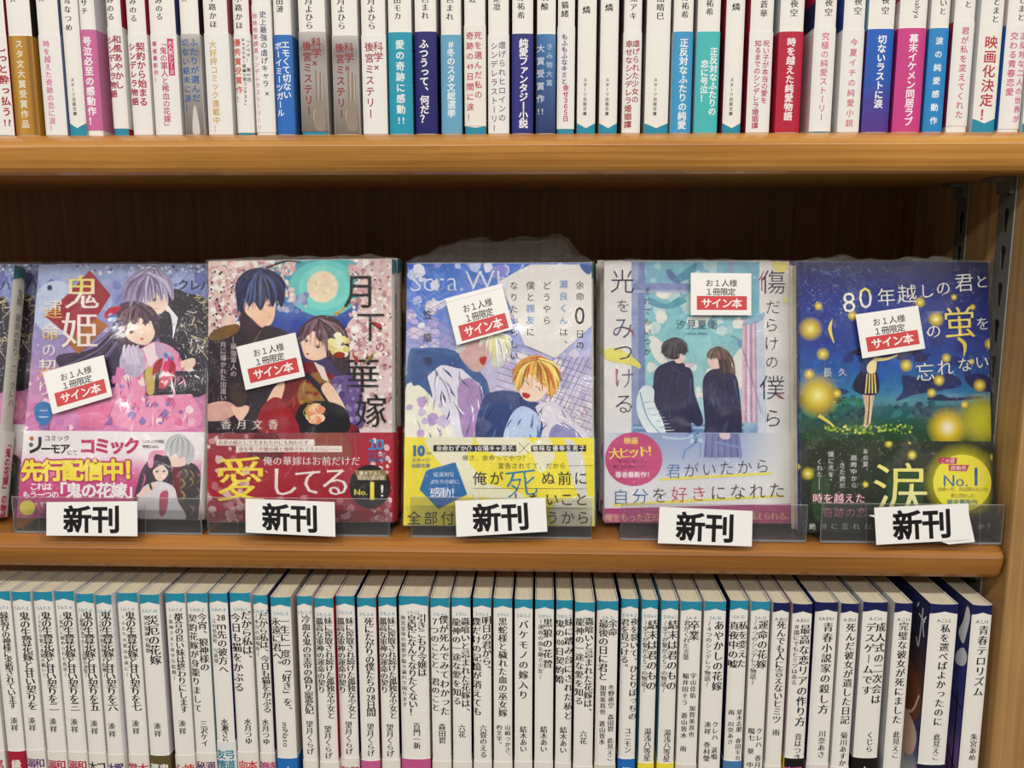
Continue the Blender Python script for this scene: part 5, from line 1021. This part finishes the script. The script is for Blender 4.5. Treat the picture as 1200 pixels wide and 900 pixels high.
    I.P([(40, 560), (120, 540), (240, 620), (250, 660), (200, 640), (60, 610)], (236, 226, 110)); I.P([(1020, 40), (1110, 40), (1100, 90), (1060, 100)], (240, 228, 130)); I.P([(850, 400), (910, 360), (980, 330), (960, 380), (890, 400)], (150, 190, 214)); I.P([(820, 500), (846, 490), (844, 530), (826, 532)], (120, 160, 206)); I.K([(780, 470), (830, 500), (900, 700), (960, 920)], 3, (90, 100, 150), 2)
    I.E(1100, 260, 14, 16, (240, 232, 150), 8); I.E(540, 640, 30, 14, (226, 196, 214), 8)
    I.art = 0
    D = (50, 48, 78)
    for c, x, y, z, col in (('光', 147, 148, 150, (40, 40, 80)), ('を', 152, 292, 84, D), ('み', 150, 420, 140, (60, 70, 120)), ('つ', 152, 562, 130, D), ('け', 156, 715, 130, (110, 90, 130)), ('る', 156, 865, 130, D), ('傷', 1030, 152, 152, D), ('だ', 1028, 298, 92, D), ('ら', 1020, 404, 92, D), ('け', 1020, 512, 92, D), ('の', 1022, 620, 84, D), ('僕', 1024, 770, 156, D), ('ら', 1028, 950, 120, D), ('は', 1026, 1080, 80, D)): I.n += 3; I.ch(c, x, y, z, col, 'g-10')
    I.K([(975, 90), (950, 136), (940, 140)], 6, (206, 70, 90)); I.K([(962, 120), (964, 206)], 6, (206, 70, 90)); I.K([(180, 420), (216, 464)], 6, (216, 70, 90)); I.K([(110, 660), (112, 740)], 6, (216, 90, 110)); I.K([(1056, 800), (1090, 838)], 6, (216, 90, 110))
    I.TV('それでもいつか', 293, 176, 590, 46, D, 'm0'); I.T('汐見夏衛', 582, 402, 60, (60, 84, 110), 'g0', 62); I.T('Natsue Shiomi', 580, 453, 22, (90, 110, 136), 'g4')
def band4(B, zb):
    rnd = random.Random(4); B.crop(700, 470, 5)
    B.grid(40, 185, 1135, 760, 8, 12, lambda a, q: mixc(ramp([(0, (150, 172, 212)), (.3, (180, 190, 222)), (.5, (232, 232, 238)), (1, (236, 234, 236))], q), (236, 234, 232), max(0, min(1, abs(a - .45) * 4 - 1))))
    I = B
    B.G([(630, 190), (830, 190), (846, 330), (620, 330)], (124, 128, 178)); [B.K([(640 + 34 * i, 195), (630 + 38 * i, 330)], 5, (90, 94, 150)) for i in range(6)]
    B.K([(500, 340), (510, 290), (580, 240), (604, 250), (600, 330)], 12, (130, 160, 206), 10, False); B.K([(690, 340), (696, 240), (830, 270), (836, 340)], 12, (130, 160, 206), 10, False); B.K([(380, 210), (500, 220), (610, 190)], 16, (190, 216, 232), 4); B.P([(712, 190), (760, 160), (776, 216), (730, 222)], (226, 206, 216)); B.scatter(16, 520, 180, 610, 240, (6, 22), [(90, 140, 190), (190, 220, 236), (60, 100, 160)], rnd, 3)
    B.E(212, 340, 168, 158, (206, 78, 132), 30)
    B.T('映画', 196, 232, 42, (250, 232, 110), 'g24', 42); B.T('大ヒット！', 212, 298, 72, (252, 238, 80), 'm30', 56, -.08); B.T('「あの花が咲く丘で、', 206, 352, 22, (70, 30, 50), 'g4', 21); B.T('君とまた出会えたら。」', 208, 384, 22, (70, 30, 50), 'g4', 21); B.T('著者最新作！', 214, 430, 38, (250, 240, 244), 'g18', 37)
    B.G([(366, 450), (1018, 414), (1018, 430), (366, 466)], (240, 230, 110)); B.G([(90, 598), (1080, 548), (1080, 562), (90, 616)], (240, 230, 110))
    for i, c in enumerate('君がいたから'): B.n += 3; B.ch(c, 444 + 104 * i, 410 - 6 * i, 92, (50, 110, 170) if i == 0 else (50, 50, 60), 'g-12')
    for i, c in enumerate('自分を好きになれた'): B.n += 3; B.ch(c, 136 + 114 * i, 560 - 5 * i, 100, (40, 96, 170) if i < 2 else (206, 60, 90) if c in '好き' else (50, 50, 60), 'g-10')
    B.G([(40, 628), (1140, 600), (1140, 760), (40, 760)], (186, 70, 128)); B.T('俺をもった正反対の', 250, 680, 50, (236, 206, 150), 'm4', 46); B.T('二人なら乗り越えられる。', 880, 672, 50, (236, 206, 150), 'm4', 44)

# ---- fifth title: fireflies at dusk
def art5(I):
    rnd = random.Random(77); I.crop(930, 300, 5)
    I.grid(40, 40, 1200, 1110, 10, 20, lambda a, q: mixc(ramp([(0, (26, 34, 84)), (.2, (28, 62, 136)), (.42, (30, 70, 146)), (.56, (40, 96, 160)), (.7, (60, 126, 166)), (.76, (96, 150, 160)), (.82, (50, 104, 104)), (.9, (36, 74, 60)), (1, (30, 60, 40))], q), (20, 26, 66), .5 * max(0, a - .55) * (1 - q) * 2))
    I.scatter(26, 60, 420, 1180, 700, (20, 60), [(30, 66, 140), (36, 60, 120), (44, 100, 170)], rnd, 8)
    I.P([(640, 700), (760, 720), (880, 690), (960, 710), (980, 760), (860, 790), (720, 810), (600, 850), (640, 790)], (34, 50, 96)); I.P([(1000, 710), (1080, 690), (1170, 720), (1180, 790), (1060, 780)], (32, 44, 92)); I.P([(780, 840), (860, 810), (920, 830), (1080, 820), (1100, 836), (900, 850)], (30, 50, 90)); I.P([(60, 790), (240, 770), (330, 800), (200, 820)], (40, 70, 116)); I.scatter(10, 600, 520, 960, 640, (10, 34), [(28, 38, 88), (30, 44, 96)], rnd, 7)
    I.grid(40, 880, 1200, 1000, 8, 3, lambda a, q: mixc((44, 96, 110), (40, 90, 84), q)); I.scatter(80, 40, 830, 420, 1000, (10, 34), [(40, 104, 96), (30, 80, 84), (56, 124, 100), (24, 60, 66)], rnd, 7); I.scatter(60, 560, 860, 1200, 960, (10, 28), [(40, 96, 110), (30, 70, 90), (64, 120, 120)], rnd, 7)
    I.grid(40, 950, 1200, 1110, 8, 4, lambda a, q: mixc(mixc((44, 92, 84), (36, 66, 36), q), (150, 160, 60), .6 * max(0, a - .7) * 3 * (1 - q) if a > .7 else 0))
    I.scatter(160, 180, 990, 690, 1040, (4, 14), [(170, 196, 70), (120, 160, 60), (206, 214, 90), (80, 130, 56)], rnd, 3); I.scatter(90, 60, 1020, 900, 1110, (6, 18), [(40, 84, 44), (60, 110, 50), (30, 60, 40)], rnd, 3)
    I.glow(1110, 960, 170, (206, 200, 70))
    for i in range(60): x, y = rnd.uniform(50, 1180), rnd.uniform(60, 760); I.K([(x, y), (x + rnd.uniform(60, 200), y + rnd.uniform(-10, 26))], 1, rnd.choice([(38, 84, 164), (24, 44, 100), (52, 110, 180), (30, 56, 120)]), rnd.uniform(4, 16), True, 1)
    for i in range(50): x, y = rnd.uniform(60, 460), rnd.uniform(60, 460); I.K([(x, y), (x + 26, y + 22)], 1, (150, 190, 230), 3, True, 1)
    # girl with outstretched arm
    I.P([(405, 800), (470, 790), (462, 880), (442, 990), (410, 996), (418, 900)], (206, 186, 160)); I.K([(446, 800), (440, 900), (430, 990)], 8, (90, 74, 76)); I.K([(452, 800), (446, 980)], 6, (240, 226, 180))
    I.P([(345, 770), (390, 680), (480, 670), (496, 800), (410, 812)], (32, 34, 66)); [I.K([(430 + 14 * i, 690), (420 + 20 * i, 805)], 7, (226, 206, 140), 9) for i in range(4)]
    I.P([(395, 640), (420, 590), (490, 590), (486, 680), (400, 680)], (56, 70, 120)); I.P([(430, 640), (480, 600), (478, 680), (436, 684)], (240, 226, 180)); I.K([(470, 606), (540, 604), (606, 582)], 22, (240, 220, 160), 10); I.P([(336, 560), (390, 545), (420, 590), (370, 580)], (36, 34, 56))
    # fireflies
    for x, y, r in ((98, 428, 62), (738, 272, 30), (832, 370, 42), (344, 350, 28), (144, 294, 24), (938, 242, 18), (1046, 300, 18), (170, 575, 34), (658, 642, 34), (90, 694, 30), (892, 598, 26), (1150, 516, 32), (850, 728, 30), (806, 802, 26), (1088, 758, 34), (140, 816, 110), (252, 806, 26), (1000, 872, 22), (1040, 620, 18)): I.glow(x, y, r * 1.25, (232, 206, 80), (250, 242, 170))
    I.glow(900, 1005, 130, (236, 206, 60), (255, 250, 226)); I.scatter(150, 60, 60, 1180, 1000, (1.6, 4), [(200, 220, 240), (160, 190, 226), (240, 240, 220)], rnd, 5); I.scatter(90, 60, 60, 420, 420, (1.6, 4.4), [(206, 220, 240)], rnd, 4)
    I.K([(226, 370), (210, 430), (236, 512)], 3, (240, 216, 110), 22, True, 3); I.K([(960, 480), (1000, 520), (994, 590)], 16, (226, 206, 110), 24, True, 4); I.K([(145, 935), (200, 970), (236, 1000)], 22, (220, 206, 110), 8)
    I.art = 0
    Wt = (240, 240, 232); Ye = (248, 232, 120)
    for c, x, y, z, col, st in (('8', 322, 266, 170, [Wt, Wt], 'm-8'), ('0', 418, 240, 180, [Ye, Wt], 'm-8'), ('年', 540, 240, 110, Wt, 'm0'), ('越', 662, 222, 116, Wt, 'm0'), ('し', 776, 206, 92, Wt, 'm0'), ('の', 874, 188, 92, Wt, 'm0'), ('君', 996, 156, 116, Wt, 'm0'), ('と', 1098, 150, 86, Wt, 'm0'), ('の', 818, 440, 92, Wt, 'm0'), ('蛍', 968, 388, 196, [Ye, (250, 226, 90)], 'm0'), ('を', 1104, 396, 84, Wt, 'm0'), ('忘', 768, 680, 116, Wt, 'm0'), ('れ', 884, 654, 100, Wt, 'm0'), ('な', 1000, 636, 92, Wt, 'm0'), ('い', 1100, 622, 88, Wt, 'm0')): I.n += 3; I.ch(c, x, y, z, col, st, -.06)
    I.n += 3; I.ch('長', 196, 682, 58, Wt, 'm-2'); I.ch('久', 284, 680, 50, Wt, 'm-2'); I.T('ほたる火', 826, 332, 26, (150, 166, 206), 'm0', 27, -.1); I.T('Nagahisa', 240, 728, 20, (130, 150, 190), 'm-4')
def band5(B, zb):
    rnd = random.Random(6); B.crop(930, 470, 5)
    B.grid(40, 230, 1200, 800, 8, 10, lambda a, q: mixc(mixc((38, 46, 34), (26, 34, 30), q), (36, 60, 36), .6 * (.5 - abs(a - .3)) if abs(a - .3) < .5 else 0))
    B.scatter(120, 60, 240, 760, 420, (6, 20), [(46, 60, 40), (30, 40, 32), (60, 76, 46)], rnd, 3); B.scatter(50, 420, 240, 780, 330, (4, 14), [(76, 90, 60), (50, 60, 44)], rnd, 3)
    B.P([(100, 480), (200, 440), (190, 640), (120, 700)], (44, 74, 40)); B.P([(560, 420), (760, 440), (720, 640), (560, 620)], (38, 76, 44))
    for x, y, r in ((552, 250, 22), (674, 246, 8), (688, 316, 26), (1166, 328, 22), (80, 424, 34), (416, 488, 18), (14, 384, 20)): B.glow(x, y, r * 1.3, (220, 206, 90), (252, 246, 190))
    Wt = (238, 238, 228)
    B.TV('あの夏、', 416, 275, 425, 34, Wt, 'm4'); B.TV('戦時中から', 348, 312, 512, 36, Wt, 'm4'); B.TV('きた君が', 280, 356, 512, 36, Wt, 'm4'); B.TV('僕に光を', 214, 292, 448, 36, Wt, 'm4'); B.TV('くれた――', 148, 336, 520, 36, Wt, 'm4')
    for dx, dy in ((-3, 0), (3, 0), (0, 3), (0, -3)): B.T('時を越えた', 260 + dx, 568 + dy, 60, (150, 40, 76), 'm20', 62)
    B.T('時を越えた', 260, 568, 60, (246, 220, 224), 'm12', 62); B.T('奇跡の恋', 294, 652, 64, (214, 130, 160), 'm6', 66); B.T('絶対に忘れた', 265, 732, 40, (216, 232, 206), 'm8', 64); B.T('くない恋だった', 640, 732, 40, (216, 232, 206), 'm8', 64); B.T('か？', 1116, 732, 40, (216, 226, 206), 'm4', 56)
    B.n += 3; B.ch('涙', 620, 520, 340, [(250, 240, 130), (248, 242, 170)], 'm0', 0, 1, 1)
    B.glow(980, 470, 235, (236, 226, 60), (250, 240, 110)); B.E(980, 478, 170, 166, (244, 232, 66), 30)
    B.G([(838, 330), (950, 332), (946, 368), (846, 366)], (196, 40, 96)); B.G([(900, 372), (1020, 374), (1006, 410), (902, 408)], (196, 40, 96)); B.T('この夏', 896, 349, 30, (250, 240, 230), 'm16', 28); B.T('感動作', 958, 391, 30, (250, 240, 230), 'm16', 32)
    B.T('No.', 942, 462, 96, (40, 96, 150), 'm10'); B.T('1', 1060, 436, 150, (40, 96, 150), 'g10'); B.T('余命一年、向日葵みたいな', 984, 516, 27, (110, 100, 40), 'g4', 24.5); B.T('君と恋をした', 982, 553, 27, (110, 100, 40), 'g4', 23); B.T('著者最新作', 980, 592, 38, (90, 130, 130), 'g20', 36)

def cq(ox, oy, sc, *pts): return [(ox + x / sc, oy + y / sc) for x, y in pts]
low = lambda a, b, s=0: (lambda t: (a + b * abs(math.sin(7 * t + s)) * abs(math.sin(19 * t + 2 * s))) * min(1, 8 * t, 8 * (1 - t)) + .0003)
def tall(t):
    pts = [(0, .0005), (.05, .004), (.16, .0105), (.24, .0135), (.5, .0140), (.72, .0150), (.80, .0160), (.86, .0130), (.92, .006), (1, .0006)]
    for (a, b), (c, d) in zip(pts, pts[1:]):
        if t <= c: return b + (d - b) * (t - a) / (c - a)
    return .0005
W2 = (238, 234, 232)
A1 = face_out(POSES[0], art1, band1, (100, 505.3), (170, 166, 200), WHITE, ((236, 230, 234), (244, 240, 236), (240, 236, 234)), cq(30, 310, 5.295, (128, 675), (502, 567), (556, 822), (188, 932)), 1, low(.0006, .0022, 1), 0, '鬼姫 運命の契り 二 クレハ')
A2 = face_out(POSES[1], art2, band2, (350, 507.2), (220, 200, 196), (226, 222, 216), ((170, 30, 50), (168, 22, 44), (168, 22, 44)), cq(240, 300, 5, (197, 535), (540, 451), (597, 706), (252, 786)), 2, low(.0012, .0026, 2), 0, '〜無能な少女は軍神に導かれた出逢い〜')
A3 = face_out(POSES[2], art3, band3, (585, 512.6), (226, 226, 232), (232, 230, 226), ((246, 230, 62), (24, 108, 180), (24, 108, 180)), cq(470, 300, 5, (262, 256), (590, 168), (660, 432), (330, 527)), 3, tall, 1, '余命０日の瀬良くんはどうやら僕と')
A4 = face_out(POSES[3], art4, band4, (815, 507), (236, 232, 230), (150, 180, 120), ((236, 234, 236), (176, 50, 110), (176, 50, 110)), cq(700, 300, 5, (541, 104), (893, 107), (893, 351), (541, 350)), 4, low(.0004, .0018, 4))
A5 = face_out(POSES[4], art5, band5, (1060, 516.8), (28, 40, 96), (236, 234, 226), ((36, 44, 36), (40, 50, 40), (40, 50, 40)), cq(930, 300, 5, (350, 347), (713, 295), (755, 545), (390, 603)), 5, low(.0012, .0034, 3))
def t5(o, s): return tag(o, s, 'book', 'face-out paperbacks on the middle shelf')
t5(A1, 'face-out wrapped paperback with a silver and dark-haired couple, red lozenge and pink band')
t5(A2, 'face-out wrapped paperback with a moonlit blossom cover and dark red band')
t5(A3, 'face-out paperback with two laughing boys, yellow band and tall crumpled clear wrap')
t5(A4, 'face-out wrapped paperback showing two students from behind at a window, white feather')
t5(A5, 'face-out wrapped paperback with night-blue firefly cover beside the wood side panel')
def behind(src, p, dx, n, label, keep=False):
    r = src.copy(); COL.objects.link(r); r.matrix_world = matrix(p, dx, n)
    for ch in list(src.children):
        if n and (ch.name.startswith('notice_card') or (not keep and ch.name.startswith('shrink_wrap'))): continue
        c = ch.copy(); COL.objects.link(c); c.parent = r; c.matrix_parent_inverse = ch.matrix_parent_inverse.copy()
    t5(r, label); return r
P0 = (POSES[0][0], POSES[0][1] - .1185, POSES[0][2], POSES[0][3])
b0 = behind(A1, P0, 0, 0, 'cropped face-out paperback showing only its white spine, at the far end from the side panel')
for ch in list(b0.children):
    if ch.name.startswith('notice_card'): bpy.data.objects.remove(ch)
behind(A1, P0, .0056, 1, 'wrapped paperback whose dark cover strip and spine show behind the cropped end one', True)
behind(A1, POSES[0], .0003, 1, 'paperback hidden behind the silver-haired couple cover, only a sliver visible')
behind(A2, POSES[1], .0004, 1, 'paperback whose grey-white spine peeks out behind the moonlit blossom cover')
behind(A3, POSES[2], .0004, 1, 'paperback standing hidden behind the two laughing boys cover')
behind(A4, POSES[3], -.0012, 1, 'paperback whose page edge shows directly behind the two-students window cover')
behind(A4, POSES[3], -.0018, 2, 'rearmost paperback of the stack with the two-students window cover')
behind(A5, POSES[4], -.0004, 1, 'paperback whose page edge shows directly behind the firefly cover')
behind(A5, POSES[4], -.0008, 2, 'rearmost paperback of the stack with the firefly cover')

# ------------------------------------------------------------------ clear acrylic display trays with their sign cards
def tray(xl, xr, ytop, ybot, card, pocket, lab, clab, tilt=0, second=None):
    """L-shaped clear tray: floor plate, front lip, a soft pocket on the lip; the card stands in the pocket"""
    A = at_z(xl, ybot, MIDS + .0002); Bx = min(at_z(xr, ybot, MIDS + .0002).x, XP - .0016); Y0 = (A.y + at_z(xr, ybot, MIDS + .0002).y) / 2
    Y0 = min(Y0, .0075); hz = at((xl + xr) / 2, ytop, Y0).z - MIDS; wd = Bx - A.x
    root = empty('acrylic_tray', (A.x, Y0, MIDS + .0002))
    t = .0010; fl = FLOORZ - MIDS - .0004
    def slab(name, x0, x1, y0, y1, z0, z1, edge):
        v, f = boxv(x0, x1, y0, y1, z0, z1); o = link(name, v, f, [ACRYL, ACRYL_EDGE], root, edge); return o
    slab('tray_floor', 0, wd, t + .0001, .076, 0, fl, [0, 0, 1, 0, 0, 0])
    slab('front_lip', 0, wd, 0, t, 0, hz, [1, 1, 0, 1, 0, 1])
    # horizontal crease and thin upright returns at both ends
    for x0, x1 in ((0, t), (wd - t, wd)): slab('end_return', x0, x1, t + .0001, .0021, fl + .0001, hz * .55, [0, 1, 0, 0, 0, 0])
    slab('back_stop', .004, wd - .004, .0748, .076, fl + .0001, .030, [0, 1, 0, 0, 0, 0])
    # soft pocket, leaning out over the shelf nosing
    yp = -.0022; yb_ = .0011 - Y0
    def slant(py):
        t = (py - pocket[0][1]) / (pocket[1][1] - pocket[0][1]); return yp + (yb_ - yp) * t
    c = [at(x, y, Y0 + slant(y)) - root.location for x, y in pocket]
    x0, x1 = c[0].x, c[1].x; z1, z0 = c[0].z, c[1].z
    n = 6; r = .003
    out = [(x0, z1), (x1, z1)] + [(x1 - r + r * math.cos(a), z0 + r - r * math.sin(a)) for a in [i * math.pi / 2 / n for i in range(n + 1)]] + [(x0 + r - r * math.sin(a), z0 + r - r * math.cos(a)) for a in [i * math.pi / 2 / n for i in range(n + 1)]]
    m = len(out); yy = lambda z: yp + (yb_ - yp) * (z1 - z) / (z1 - z0)
    v = [(x, yy(z), z) for x, z in out] + [(x, yy(z) + .0003, z) for x, z in out]
    f = [tuple(range(m)), tuple(range(m, 2 * m))[::-1]] + [(i, (i + 1) % m, m + (i + 1) % m, m + i) for i in range(m)]
    link('card_pocket', v, f, [POCKET, ACRYL_EDGE], root, [0, 0] + [1] * m)
    cv, cf = boxv((x0 + x1) / 2 - .012, (x0 + x1) / 2 + .012, yp + .0004, -.0001, hz * .30, hz * .36)
    link('pocket_clip', cv, cf, ACRYL, root)
    tag(root, lab, 'display stand', 'clear acrylic display trays')
    def cardobj(q, y, label, txt=True):
        o3 = [at(px, py, Y0 + slant(py) + y) for px, py in q]
        loc = sum(o3, Vector()) / 4
        c4 = [(p.x - loc.x, p.y - loc.y, p.z - loc.z) for p in o3]
        sl = (yb_ - yp) / (z1 - z0)
        ci = Ink(lambda u, v, e: (u, -v * sl - e, v)); ci.n = 0
        def bil(x, y):
            a, b = x / 52, y / 20
            top = [c4[0][k] + (c4[1][k] - c4[0][k]) * a for k in (0, 2)]; bot = [c4[3][k] + (c4[2][k] - c4[3][k]) * a for k in (0, 2)]
            return top[0] + (bot[0] - top[0]) * b, top[1] + (bot[1] - top[1]) * b
        ci.to = bil
        fr = [(x, -z * sl, z) for x, _, z in c4]; bk = [(x, -z * sl + .0003, z) for x, _, z in c4]
        ci.raw(fr + bk, [(0, 3, 2, 1), (4, 5, 6, 7)] + [(i, (i + 1) % 4, 4 + (i + 1) % 4, 4 + i) for i in range(4)], (242, 240, 236))
        if txt: ci.n = 12; ci.T('新刊', 26, 10.2, 16.6, (22, 20, 22), 'g34', 16.4)
        root_ = empty('sign_card', loc)
        ob = ci.build('printed_sheet', root_)
        tag(root_, label, 'sign', 'new-release sign cards')
    cardobj(card, yp - .0009, clab)
    if second: cardobj(second, yp - .0004, 'blank slipped card peeking out at an angle behind the firefly tray\'s sign card', False)
tray(18, 240, 584, 623.5, [(54.5, 588.5), (160.6, 587.5), (161, 628.5), (54.5, 627.5)], [(46, 590), (170, 637)], 'clear acrylic tray under the couple cover with pink band', 'white card with two black characters on the pink-banded couple book\'s tray')
tray(246.5, 459, 584.5, 624.5, [(287.5, 584.5), (392, 588.5), (393, 629), (288, 624)], [(279, 590), (403, 638)], 'clear acrylic tray under the dark red moonlit book', 'white card with two black characters on the moonlit book\'s tray')
tray(482.5, 693, 584, 628, [(533.5, 587), (639, 583.5), (641.5, 623), (535, 629)], [(530, 586), (651, 634)], 'clear acrylic tray under the yellow-banded boys book', 'tilted white card with two black characters on the yellow-banded book\'s tray')
tray(727, 943.5, 591.5, 634, [(773, 594), (882, 599), (881, 640.5), (771, 636.5)], [(766, 598), (889, 643)], 'clear acrylic tray under the two-students window book, reaching beside the firefly book', 'white card with two black characters on the window book\'s tray')
tray(962.5, 1183, 591.5, 637, [(1024.5, 595), (1135, 590), (1136.5, 632.5), (1027, 638.5)], [(1016, 590), (1148, 643)], 'clear acrylic tray under the firefly book beside the wood side panel', 'white card with two black characters on the firefly book\'s tray', 0, [(1018, 604), (1134, 596), (1142.5, 635), (1112, 638)])
bpy.data.objects.remove(_gobj); bpy.data.curves.remove(_curve)
